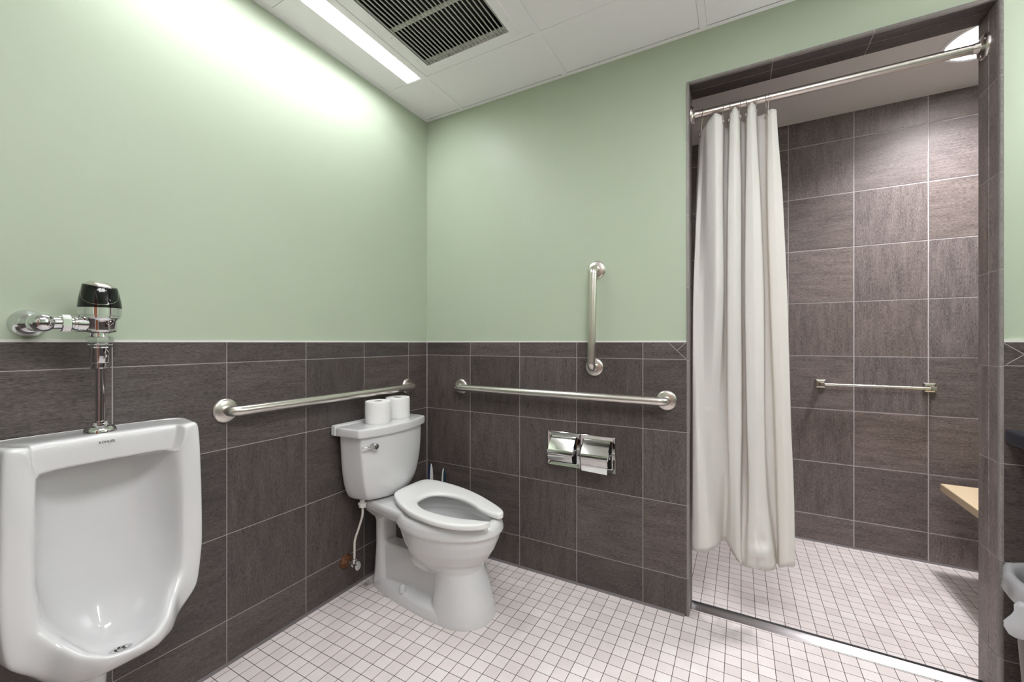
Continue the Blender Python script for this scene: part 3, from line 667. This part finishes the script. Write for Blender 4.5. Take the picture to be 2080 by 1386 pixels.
obj('strainer_hole', bm, M['duct'], dr)
lathe('outlet_boss', (.135, UC-.03, .345), (0, 0, -1), [(.040, 0), (.036, .03), (.031, .07), (.029, .11), (.026, .115)], M['china'], ub, 36)
tube('outlet_pipe', fillet([(.135, UC-.03, .240), (.135, UC-.03, .170), (.009, UC-.03, .170)], .045, 10), .022, M['chrome'], ub, 28)
def decal(txt, size, origin, U, V, D, bvh, mat, name, parent, off=.0004, fit=None, thick=0):
    cu = bpy.data.curves.new('lettering', 'FONT'); cu.body = txt; cu.size = size; cu.offset = thick; cu.resolution_u = 3
    o = bpy.data.objects.new('lettering', cu); COL.objects.link(o)
    dg = bpy.context.evaluated_depsgraph_get(); me = bpy.data.meshes.new_from_object(o.evaluated_get(dg))
    bpy.data.objects.remove(o); bpy.data.curves.remove(cu)
    bm = bmesh.new(); bm.from_mesh(me); bpy.data.meshes.remove(me)
    xs = [v.co.x for v in bm.verts]; w = max(xs)-min(xs); mid = (max(xs)+min(xs))/2; s = fit/w if fit else 1
    bmesh.ops.subdivide_edges(bm, edges=[e for e in bm.edges if e.calc_length() > size*.3], cuts=2)
    U = Vector(U); V = Vector(V); D = Vector(D); O = Vector(origin)
    for v in bm.verts:
        p = O+U*(v.co.x-mid)*s+V*v.co.y
        h = bvh.ray_cast(p, D)
        v.co = (h[0]-D*off) if h[0] else p
    return obj(name, bm, mat, parent, smooth=False)
decal('KOHLER', .0088, (.5, UC-.008, .8935), (0, 1, 0), (0, 0, 1), (-1, 0, 0), bvh, M['logo'], 'printed_logo', ub, fit=.0315, thick=.0002)
for k, (w, z) in enumerate(((.034, .8900), (.027, .8870), (.015, .8825))):
    bm = bmesh.new(); rr_ = random.Random(k); yy = UC-.010-w/2
    while yy < UC-.010+w/2:
        l = rr_.uniform(.001, .003); h0 = [bvh.ray_cast(Vector((.5, y, z+dz_)), Vector((-1, 0, 0)))[0] for y, dz_ in ((yy, 0), (yy+l, 0), (yy+l, .0007), (yy, .0007))]
        bm.faces.new([bm.verts.new(p+Vector((.0004, 0, 0))) for p in h0]); yy += l+rr_.uniform(.001, .003)
    obj('printed_line', bm, simple('faint_ink', (.36, .36, .36), .4) if k == 0 else bpy.data.materials['faint_ink'], ub, smooth=False)

# ------------------------------------------------------------------ flush valve
VX, VY = .112, -1.4505
fv = thing('flush_valve', 'chrome sensor flush valve with a black cap above the urinal', 'flush valve', (VX, VY, .915))
lathe('wall_flange', (0, -1.556, 1.204), (1, 0, 0), [(.036, 0), (.0355, .004), (.033, .009), (.027, .016), (.023, .022), (.0215, .024)], M['chrome'], fv, 48, 60)
lathe('control_stop', (.020, -1.556, 1.204), (1, 0, 0), [(.021, 0), (.021, .060), (.0225, .064), (.0225, .080), (.0215, .084), (.0225, .088), (.0225, .098), (.021, .100), (.020, .106), (.017, .111), (.010, .115), (0, .116)], M['chrome'], fv, 48, 30)
tube('tail_pipe', [(VX-.004, -1.556, 1.204), (VX-.004, -1.530, 1.204), (VX, -1.47, 1.204)], .0155, M['chrome'], fv, 28)
def hexr(org, axis, r, h, name, parent, n=6):
    x, y, d = frame(axis); o = Vector(org); bm = bmesh.new()
    add_loft(bm, [[o+d*hh+(x*math.cos(2*PI*i/n+.3)+y*math.sin(2*PI*i/n+.3))*rr for i in range(n)] for rr, hh in ((r*.93, 0), (r, .0015), (r, h-.0015), (r*.93, h))]); return obj(name, bm, M['chrome'], parent, angle=20)
hexr((VX-.004, -1.524, 1.204), (0, 1, 0), .0225, .018, 'coupling_nut', fv, 8)
lathe('pipe_collar', (VX, -1.502, 1.204), (0, 1, 0), [(.0165, 0), (.0175, .002), (.0175, .012), (.021, .016), (.021, .030)], M['chrome'], fv, 36)
bm = bmesh.new(); add_lathe(bm, (VX, VY, 1.180), (0, 0, 1), [(.021, 0), (.031, .003), (.0335, .007), (.0335, .032), (.036, .037), (.041, .040), (.041, .046)], 48)
add_lathe(bm, (VX, VY-.046, 1.204), (0, 1, 0), [(.021, 0), (.021, .045)], 32); obj('valve_body', bm, M['chrome'], fv, angle=30)
lathe('cap_ring', (VX, VY, 1.2255), (0, 0, 1), [(.041, 0), (.0435, .001), (.0435, .0215), (.0425, .0225), (.030, .0225)], M['chrome'], fv, 56, 30)
# black sensor cap: tapers upward and its top slopes down towards the room
bm = bmesh.new(); n = 64; rings = []
def cap_ring(f, r):
    out = []
    for i in range(n):
        a = 2*PI*i/n; x = r*math.cos(a); y = r*math.sin(a)
        ztop = 1.3075-.20*x-.06*y
        out.append((VX+x, VY+y, 1.248+(ztop-1.248)*f))
    return out
cap = [cap_ring(0, .0434), cap_ring(.03, .0436), cap_ring(.35, .0415), cap_ring(.7, .0378), cap_ring(.93, .0350), cap_ring(.985, .0338), cap_ring(1.0, .0315), cap_ring(1.005, .02)]
add_loft(bm, cap); co = obj('sensor_cap', bm, M['black'], fv, angle=50)
bm = bmesh.new(); rings = []
for rr, up in ((.0295, 0), (.0285, .002), (.0235, .0062), (.0185, .0090), (.0175, .0092), (.0165, .0085), (.006, .0088)):
    rings.append([(VX-.002+rr*math.cos(2*PI*i/n), VY+rr*math.sin(2*PI*i/n), 1.3072+up-.20*(rr*math.cos(2*PI*i/n)-.002)-.06*rr*math.sin(2*PI*i/n)) for i in range(n)])
add_loft(bm, rings); obj('button_plate', bm, M['nickel2'], co, angle=35)
def cap_pt(a, f, off=.0005):
    r = .0436-(.0086*f if f > .03 else 0)
    if f > .03: r = .0436+(.0350-.0436)*((f-.03)/.9)**1.15
    x = r*math.cos(a); y = r*math.sin(a); zt = 1.3075-.20*x-.06*y
    return Vector((VX+(r+off)*math.cos(a), VY+(r+off)*math.sin(a), 1.248+(zt-1.248)*f))
bm = bmesh.new()
add_tube(bm, [cap_pt(-.30-1.25*math.cos(PI*i/40), .86-.74*math.sin(PI*i/40), .0001) for i in range(41)], .00045, 6)
obj('window_outline', bm, M['nickel2'], co)
cb = surface_bvh(co)
decal('Sloan', .0062, (VX+.2*math.cos(-.20), VY+.2*math.sin(-.20), 1.2905), (-math.sin(-.20), math.cos(-.20), 0), (0, 0, 1), (-math.cos(-.20), -math.sin(-.20), 0), cb, M['white_ink'], 'printed_mark', co, fit=.018, thick=.0002)
hexr((VX, VY, 1.152), (0, 0, 1), .0275, .018, 'flush_nut', fv, 8)
lathe('neck', (VX, VY, 1.168), (0, 0, 1), [(.021, 0), (.020, .003), (.020, .012), (.023, .016)], M['chrome'], fv, 40)
lathe('vacuum_breaker', (VX, VY, 1.088), (0, 0, 1), [(.012, -.004), (.0185, -.002), (.0195, .003), (.0195, .012), (.0190, .013), (.0195, .014), (.0215, .052), (.0245, .055), (.0245, .060), (.022, .064)], M['chrome'], fv, 44, 25)
lathe('flush_tube', (VX, VY, .930), (0, 0, 1), [(.0102, 0), (.0102, .160)], M['chrome'], fv, 32)
bm = bmesh.new(); add_lathe(bm, (VX, VY, .9155), (0, 0, 1), [(.033, 0), (.033, .003), (.031, .010), (.027, .015), (.0165, .0175), (.0165, .022), (.0155, .023), (.0155, .029), (.011, .030)], 44)
obj('spud_flange', bm, M['chrome'], fv, angle=25)

# ------------------------------------------------------------------ toilet
TY = -.430
tl = thing('toilet', 'white two-piece toilet against the left wall, open-front seat down', 'toilet', (.35, TY, 0))
def egg(xb, xf, w, z, xm=.47, n=48, p=2.0):
    out = []
    for i in range(n):
        a = 2*PI*i/n; c = math.cos(a); s_ = math.sin(a)
        A = (xf-xm) if c > 0 else (xm-xb)
        out.append((xm+A*math.copysign(abs(c)**(2/p), c), TY+w*math.copysign(abs(s_)**(2/p), s_), z))
    return out
parts = bmesh.new()
# bowl cup, with its rim band and the hollow inside
def tilt(r, k): return [(x, y, z+max(0, (.34-x))*k) for x, y, z in r]
cup = [egg(.37,.59,.07,.165,.48), egg(.33,.64,.105,.205,.48), egg(.30,.685,.135,.245,.48), egg(.275,.715,.156,.290,.48), egg(.258,.735,.167,.335,.48), tilt(egg(.245,.741,.171,.362), .18),
       tilt(egg(.232,.752,.179,.368), .2), tilt(egg(.230,.754,.180,.378), .2), tilt(egg(.236,.748,.177,.398), .12), tilt(egg(.242,.738,.170,.412), .1), tilt(egg(.250,.726,.160,.417), .08), egg(.266,.708,.142,.415), egg(.272,.700,.136,.408),
       egg(.276,.696,.132,.385), egg(.274,.698,.134,.368), egg(.266,.706,.141,.362), egg(.268,.702,.139,.350), egg(.29,.672,.120,.300), egg(.33,.61,.085,.245), egg(.37,.55,.05,.215)]
add_loft(parts, cup)
# rear deck under the tank
def rrect(x0, x1, w0, w1, z, r=.02, n=5):
    pts = [(x0, -w0), (x1, -w1), (x1, w1), (x0, w0)]; P4 = [Vector((x, y, 0)) for x, y in pts]; out = []
    for i in range(4):
        a, b2, c2 = P4[i-1], P4[i], P4[(i+1) % 4]
        f = fillet([a, b2, c2], r, n); out += [(v.x, TY+v.y, z) for v in f[1:-1]]
    return out
add_loft(parts, [rrect(.10,.262,.055,.085,.345,.03), rrect(.07,.268,.082,.112,.375,.03), rrect(.055,.272,.098,.124,.400,.03), rrect(.052,.272,.100,.122,.418,.03), rrect(.058,.268,.094,.114,.4255,.03)])
add_loft(parts, [rrect(.055,.17,.050,.060,.33,.03), rrect(.042,.17,.075,.085,.36,.03), rrect(.040,.17,.080,.090,.40,.03)])
for sg in (-1, 1):
    add_loft(parts, [[(x, TY+sg*(y+(q if j in (0, 1) else 0)), z) for j, (x, y) in enumerate(((.062, .090), (.350, .134), (.350, .116), (.285, .088), (.062, .05)))] for z, q in ((.370, -.004), (.385, .006), (.405, .011), (.417, .009), (.4255, .002))])
# rear column, centre web, trap bulge
add_loft(parts, [rrect(.075,.165,.060,.060,.02,.03), rrect(.082,.155,.057,.057,.10,.03), rrect(.088,.145,.054,.054,.2,.03), rrect(.088,.142,.054,.054,.31,.03), rrect(.075,.160,.064,.068,.36,.03)])
add_loft(parts, [rrect(.10,.53,.044,.054,.02,.02), rrect(.11,.53,.040,.050,.10,.02), rrect(.12,.53,.036,.048,.19,.02), rrect(.125,.50,.030,.046,.21,.02)])
sp = []
for i in range(13):
    a = PI*i/12; sp.append(egg(.40-.115*math.sin(a)-.002, .40+.15*math.sin(a)+.002, .094*math.sin(a)+.001, .222-.088*math.cos(a), .40, 36))
add_loft(parts, sp)
# front pedestal
add_loft(parts, [egg(.42,.712,.127,-.004,.56,48,2.2), egg(.425,.711,.127,.012,.56,48,2.2), egg(.44,.704,.123,.05,.56,48,2.2), egg(.45,.686,.114,.11,.56,48,2.2), egg(.452,.668,.106,.17,.56,48,2.2), egg(.445,.660,.104,.20,.55), egg(.43,.668,.114,.235,.54), egg(.40,.69,.135,.265,.52)])
# foot flange
half = [(.052,.012),(.062,.036),(.10,.060),(.15,.077),(.212,.091),(.28,.103),(.337,.110),(.42,.121),(.504,.127),(.56,.122),(.60,.10)]
def foot(k, z, back=0):
    pts = [(x+back*(1 if x < .2 else 0), max(.004, y-k)) for x, y in half]; full = [(x, -y) for x, y in pts]+[(x, y) for x, y in reversed(pts)]
    return [(v.x, TY+v.y, z) for v in spline([(x, y, 0) for x, y in full], 4, True)]
add_loft(parts, [foot(0, -.004), foot(.0005, .010), foot(.003, .026), foot(.008, .038, .003), foot(.016, .0455, .007), foot(.030, .049, .012), foot(.052, .051, .02)])
bo = obj('bowl', parts, M['china'], tl, angle=180)
rm = bo.modifiers.new('fuse', 'REMESH'); rm.mode = 'VOXEL'; rm.voxel_size = .003; rm.use_smooth_shade = True
sm = bo.modifiers.new('soften', 'SMOOTH'); sm.factor = .5; sm.iterations = 6
apply_mods(bo)
for p in bo.data.polygons: p.use_smooth = True
for k, dy in enumerate((-1, 1)):
    lathe('bolt_cap', (.300, TY+dy*.082, .0455), (0, 0, 1), [(.0155, 0), (.0155, .010), (.0145, .020), (.0115, .027), (.006, .031), (0, .032)], M['china'], tl, 28, 60)
# tank
def tank_ring(hw, fc, xc, xm, z, xb=.028, r=.018):
    pts = [(xb, 0), (xb, hw-.012), (xb+.010, hw), (xb+.045, hw-.001), (xb+.058, hw-.003), (xc-.010, fc+.0065), (xc-.0025, fc+.0016), (xc+.0018, fc-.005)]
    arc = [(xm-(xm-xc)*(k/6)**2, fc*k/6) for k in range(6)]
    h = pts+list(reversed(arc))
    full = h+[(x, -y) for x, y in reversed(h[1:-1])]
    return [(x, TY+y, z) for x, y in full]
bm = bmesh.new(); rings = []
TP_ = [(.7385,.206,.192,.165,.205),(.734,.206,.192,.165,.205),(.70,.205,.191,.166,.207),(.64,.202,.187,.167,.208),(.58,.197,.180,.166,.208),(.53,.190,.170,.163,.205),(.49,.181,.158,.159,.200),(.462,.170,.146,.153,.194),(.444,.158,.134,.146,.186),(.434,.143,.120,.137,.176),(.4285,.120,.098,.122,.158),(.4275,.09,.07,.10,.13)]
for z, hw, fc, xc, xm in TP_: rings.append(tank_ring(hw, fc, xc, xm, z))
add_loft(bm, rings, cap0=False); tk = obj('tank', bm, M['china'], tl, angle=180)
for p in tk.data.polygons: p.use_smooth = True
sub(tk, 2); apply_mods(tk)
for p in tk.data.polygons: p.use_smooth = True
bm = bmesh.new(); L_ = [(.7365,.10,.08,.10,.12,.06),(.7362,.215,.201,.169,.212,.022),(.7355,.2215,.207,.1725,.2165,.018),(.7375,.225,.210,.174,.219,.016),(.745,.2263,.2113,.175,.2203,.015),(.766,.2263,.2113,.175,.2203,.015),(.7725,.2245,.210,.1735,.2185,.016),(.7748,.220,.206,.170,.2145,.019),(.7750,.212,.198,.163,.207,.025),(.7750,.15,.13,.12,.15,.05)]
add_loft(bm, [tank_ring(hw, fc, xc, xm, z, xb) for z, hw, fc, xc, xm, xb in L_]); ld = obj('tank_lid', bm, M['china'], tl, angle=180); sub(ld, 2); apply_mods(ld)
for p in ld.data.polygons: p.use_smooth = True
bk = surface_bvh(tk); h = bk.ray_cast(Vector((.5, TY-.146, .693)), Vector((-1, 0, 0))); hx = h[0].x
hd = lathe('flush_lever', (hx-.001, TY-.146, .693), (1, 0, 0), [(.0150, 0), (.0150, .004), (.0125, .007), (.0125, .013), (.0145, .015), (.0145, .023), (.0125, .026), (.004, .0275), (0, .0275)], M['chrome'], tl, 32, 40)
tube('lever_arm', [(hx+.017, TY-.150, .6935), (hx+.012, TY-.180, .696), (hx+.004, TY-.206, .698)], lambda f: .0055-.0022*f, M['chrome'], hd, 14)
bm = bmesh.new(); n = 8
lipr = [[(x, TY+sy, z) for x, z in ((.0125, .738), (.0115, .742), (.0115, .780), (.0140, .7835), (.030, .7835), (.0345, .781), (.0365, .7745), (.0365, .742), (.0355, .738))] for sy in (-.2285, -.2265, .2265, .2285)]
lipr[0] = [(x*.9+.0024, y, (z-.76)*.9+.76) for x, y, z in lipr[0]]; lipr[3] = [(x*.9+.0024, y, (z-.76)*.9+.76) for x, y, z in lipr[3]]
add_loft(bm, lipr); obj('rear_lip', bm, M['china'], ld, angle=40)
# seat: stations (outer, inner) from one front prong round the back to the other
OUT = [(.7485,-.508),(.735,-.536),(.700,-.566),(.640,-.593),(.560,-.607),(.470,-.603),(.390,-.586),(.315,-.553),(.250,-.512),(.214,-.475),(.202,-.425),(.200,-.350),(.203,-.290),(.222,-.258),(.268,-.243),(.340,-.241),(.421,-.247),(.511,-.265),(.603,-.297),(.690,-.341),(.736,-.374),(.751,-.396)]
INN = [(.742,-.498),(.728,-.497),(.690,-.505),(.640,-.519),(.575,-.534),(.520,-.541),(.465,-.541),(.415,-.527),(.378,-.500),(.362,-.476),(.357,-.452),(.357,-.425),(.362,-.400),(.375,-.381),(.398,-.367),(.428,-.356),(.470,-.350),(.520,-.354),(.580,-.372),(.640,-.403),(.700,-.421),(.738,-.421)]
def seat_z(x): return .4465+.018*max(0, min(1, (.62-x)/.40))
O2 = spline([(x, y, 0) for x, y in OUT], 4); I2 = spline([(x, y, 0) for x, y in INN], 4)
bm = bmesh.new(); rings = []
for a, b2 in zip(O2, I2):
    d = (b2-a); w = d.length; d.normalize(); ring = []
    for s_, hh in ((.10,-.024),(.03,-.022),(.0,-.015),(.0,-.007),(.035,-.0015),(.12,.0006),(.5,.0008),(.86,-.0004),(.955,-.003),(1.,-.009),(1.,-.016),(.965,-.022),(.9,-.024),(.5,-.024)):
        p = a+d*w*s_; ring.append((p.x, p.y, seat_z(p.x)+hh))
    rings.append(ring)
def capr(r, k):
    c2 = sum((Vector(p) for p in r), Vector())/len(r); return [tuple(c2+(Vector(p)-c2)*k) for p in r]
dx = Vector((.004, .002, 0))
e0 = [tuple(Vector(p)+Vector((.003, .006, 0))) for p in capr(rings[0], .82)]; e1 = [tuple(Vector(p)+Vector((.003, -.006, 0))) for p in capr(rings[-1], .82)]
add_loft(bm, [e0]+rings+[e1]); so = obj('seat', bm, M['seat'], tl, angle=70); sub(so, 1)
for y in (-.47, -.36): lathe('hinge_post', (.245, y, .422), (0, 0, 1), [(.012, 0), (.012, .022)], M['seat'], tl, 24)

# spare rolls on the tank lid
def spare_roll(x, y, r, label, seam):
    t = thing('toilet_roll', label, 'toilet roll', (x, y, .7752), 'spare toilet rolls on the tank lid')
    bm = bmesh.new(); n = 64; hgt = .104; rings = []
    P_ = [(.020, .003), (.0205, 0), (r*.96, 0), (r*.995, .003), (r, .012), (r*1.004, .04), (r, .075), (r*.998, .095), (r*.985, .1015), (r*.955, hgt), (.024, hgt-.0005), (.0205, hgt-.002), (.020, hgt-.01)]
    for rr, z in P_:
        ring = []
        for i in range(n):
            a = 2*PI*i/n; k = 1+(.008*math.sin(a*2+seam)+.006*noise.noise(Vector((math.cos(a)*2, math.sin(a)*2, z*14+seam)))) if rr > .03 else 1
            st = .0012 if rr > .03 and 0 < ((a-seam) % (2*PI)) < .5 else 0
            ring.append((x+(rr*k+st)*math.cos(a), y+(rr*k+st)*math.sin(a), .7752+z))
        rings.append(ring)
    bm2 = bm; add_loft(bm2, rings, cap0=False, cap1=False); obj('paper', bm2, M['tissue'], t, angle=50)
    bm = bmesh.new(); add_lathe(bm, (x, y, .7755), (0, 0, 1), [(.0199, 0), (.0199, .1025)], 40); add_lathe(bm, (x, y, .7757), (0, 0, 1), [(.0185, .0), (.0185, .1023)], 40)
    bm.free(); bm = bmesh.new()
    add_loft(bm, [[(x+rr*math.cos(2*PI*i/40), y+rr*math.sin(2*PI*i/40), .7755+z) for i in range(40)] for rr, z in ((.0199, 0), (.0199, .1020), (.0183, .1020), (.0183, 0))], cap0=False, cap1=False)
    obj('cardboard_core', bm, M['card'], t)
spare_roll(.112, -.479, .0575, 'white toilet roll on the tank lid, the nearer of two', 1.0)
spare_roll(.096, -.335, .0595, 'white toilet roll on the tank lid, the one nearer the corner', -.9)

# supply stop and hose
sv = thing('supply_stop', 'angle stop with a rusty wall plate and cream hose below the toilet tank', 'shut-off valve', (.012, -.576, .136))
lathe('wall_plate', (.008, -.577, .136), (1, 0, 0), [(.034, 0), (.033, .004), (.028, .010), (.018, .014), (.012, .015)], M['rust'], sv, 36, 50)
lathe('stub_pipe', (.020, -.577, .136), (1, 0, 0), [(.008, 0), (.008, .034)], M['chrome'], sv, 20)
bm = bmesh.new(); add_lathe(bm, (.050, -.577, .136), (1, 0, 0), [(.011, 0), (.013, .002), (.013, .012), (.0105, .015), (.0105, .030), (.006, .032)], 24); add_lathe(bm, (.066, -.577, .136), (0, 0, 1), [(.010, 0), (.010, .016), (.0125, .017), (.0125, .026), (.0065, .028)], 24)
obj('stop_body', bm, M['chrome'], sv)
bm = bmesh.new(); n = 36
add_loft(bm, [[(.080+hh, -.577+.0155*s_*math.cos(2*PI*i/n), .136+.021*s_*math.sin(2*PI*i/n)) for i in range(n)] for s_, hh in ((.3, 0), (.8, .001), (1, .004), (1, .010), (.85, .013), (.3, .0135))])
obj('handle', bm, M['chrome'], sv)
hp = [(.066, -.577, .160), (.066, -.577, .21), (.069, -.5765, .25), (.084, -.565, .31), (.094, -.556, .36), (.094, -.555, .405)]
tube('supply_hose', spline(hp, 6), .0052, M['cream_hose'], sv, 14)
hexr((.094, -.555, .398), (0, 0, 1), .0165, .014, 'coupling_nut', sv, 8).data.materials[0] = M['white_plastic']
lathe('shank', (.094, -.555, .411), (0, 0, 1), [(.020, 0), (.020, .006), (.012, .008), (.012, .022)], M['white_plastic'], sv, 24)

# brushes standing behind the toilet
def brush(x, y, top, dark, label, head):
    t = thing('toilet_brush', label, 'toilet brush', (x, y, 0), 'cleaning tools behind the toilet')
    lathe(head, (x, y, 0), (0, 0, 1), [(.045, 0), (.047, .01), (.042, .10), (.038, .11), (.02, .115), (.009, .13)], M['white_plastic'], t, 32)
    lathe('shaft', (x, y, .125), (0, 0, 1), [(.008, 0), (.007, .16), (.008, top-.29)], M['white_plastic'], t, 16)
    def grip(sgn, mat, nm, off):
        bm = bmesh.new(); rings = []
        for f, wv in ((0, .006), (.15, .009), (.4, .0125), (.65, .0118), (.85, .0085), (.96, .0045), (1, .001)):
            z = top-.17+.17*f; rings.append([(x+off+(wv if math.copysign(1, math.cos(a)) == sgn else wv*.42)*math.cos(a), y+wv*.8*math.sin(a), z-off*.3) for a in [2*PI*i/24 for i in range(24)]])
        add_loft(bm, rings); obj(nm, bm, mat, t)
    return t, grip
t, g = brush(.085, -.066, .472, M['blue'], 'navy-and-white brush handle behind the toilet, the one nearest the corner', 'brush_holder'); g(-1, M['blue'], 'grip_back', -.004); g(1, M['white_plastic'], 'grip', .003)
t, g = brush(.180, -.070, .459, M['teal'], 'dark-and-white brush handle behind the toilet, the one further from the corner', 'brush_holder'); g(1, M['teal'], 'grip_back', .005); g(-1, M['white_plastic'], 'grip', -.002)

# ------------------------------------------------------------------ counter and bin at the right
t = thing('vanity_counter', 'dark blue-grey counter top along the back wall at the right edge', 'counter', (2.74, -.28, .84))
bm = bmesh.new(); add_box(bm, (2.3395, -.56, .842), (XR-.0085, -.0085, .883)); bev(obj('counter_top', bm, M['counter'], t), .005)
box('support_apron', (2.60, -.50, .70), (XR-.0085, -.47, .842), M['counter'], t)
BX, BY = 2.440, -.222
t = thing('waste_bin', 'taupe plastic waste bin under the counter at the right edge', 'bin', (BX, BY, 0))
lathe('bin_body', (BX, BY, 0), (0, 0, 1), [(.122, 0), (.128, .006), (.158, .478), (.163, .482), (.163, .498), (.158, .498), (.153, .48), (.123, .012), (0, .012)], M['bin'], t, 56)
bm = bmesh.new(); rings = []
n = 96
for j, (dr, z) in enumerate(((-.022, .40), (-.014, .47), (-.006, .500), (.004, .508), (.014, .502), (.019, .490), (.017, .478), (.020, .466), (.017, .457), (.012, .453))):
    ring = []
    for i in range(n):
        a = 2*PI*i/n; p = Vector((math.cos(a)*3.2, math.sin(a)*3.2, z*9)); k = noise.noise(p)*.009+noise.noise(p*2.7)*.005
        hang = (.010*noise.noise(Vector((math.cos(a)*1.7, math.sin(a)*1.7, 5)))-.006*max(0, -math.cos(a-.5))) if j > 5 else 0
        rr = .158+dr+k*(1 if dr > 0 else .3); rr = max(rr, .1665 if j > 3 else .02)
        ring.append((BX+rr*math.cos(a), BY+rr*math.sin(a), z+hang*(j-5)/4+(k*.6 if j > 2 else 0)))
    rings.append(ring)
add_loft(bm, rings, cap0=False, cap1=False)
# the knotted surplus hanging on the outside
KX, KY = BX-.168, BY-.055
kn = []
for f, rx in ((0, .010), (.12, .016), (.28, .014), (.42, .018), (.62, .026), (.8, .027), (.93, .019), (1, .006)):
    kn.append([(KX-.010*f+rx*(1+.30*noise.noise(Vector((math.cos(a)*1.6, math.sin(a)*1.6, f*4))))*math.cos(a), KY+.010*f+rx*.8*(1+.35*noise.noise(Vector((math.cos(a)*2.2, math.sin(a)*2.2, f*4+3))))*math.sin(a),   .468-.102*f) for a in [2*PI*i/28 for i in range(28)]])
add_loft(bm, kn)
tag(obj('bin_liner', bm, M['bag'], angle=180, loc=(BX, BY, .45)), 'thin white plastic liner bag folded over the bin rim, knot hanging', 'bin liner')

# ------------------------------------------------------------------ camera and world
cam = bpy.data.cameras.new('camera'); cam.sensor_width = 36; cam.lens = 839.1/2080*36; cam.shift_y = .0014; cam.clip_start = .02
co_ = bpy.data.objects.new('camera', cam); COL.objects.link(co_); co_.location = (1.616, -1.8856, 1.155); co_.rotation_euler = (PI/2, 0, .50524)
S.camera = co_
w = bpy.data.worlds.new('world'); S.world = w; w.use_nodes = True; w.node_tree.nodes['Background'].inputs[0].default_value = (.02, .02, .02, 1)
S.view_settings.view_transform = 'Standard'; S.view_settings.look = 'None'; S.view_settings.gamma = 1; S.view_settings.use_curve_mapping = False
S.view_settings.exposure = 0.15
for o in bpy.data.objects:
    if '_base' in o: del o['_base']
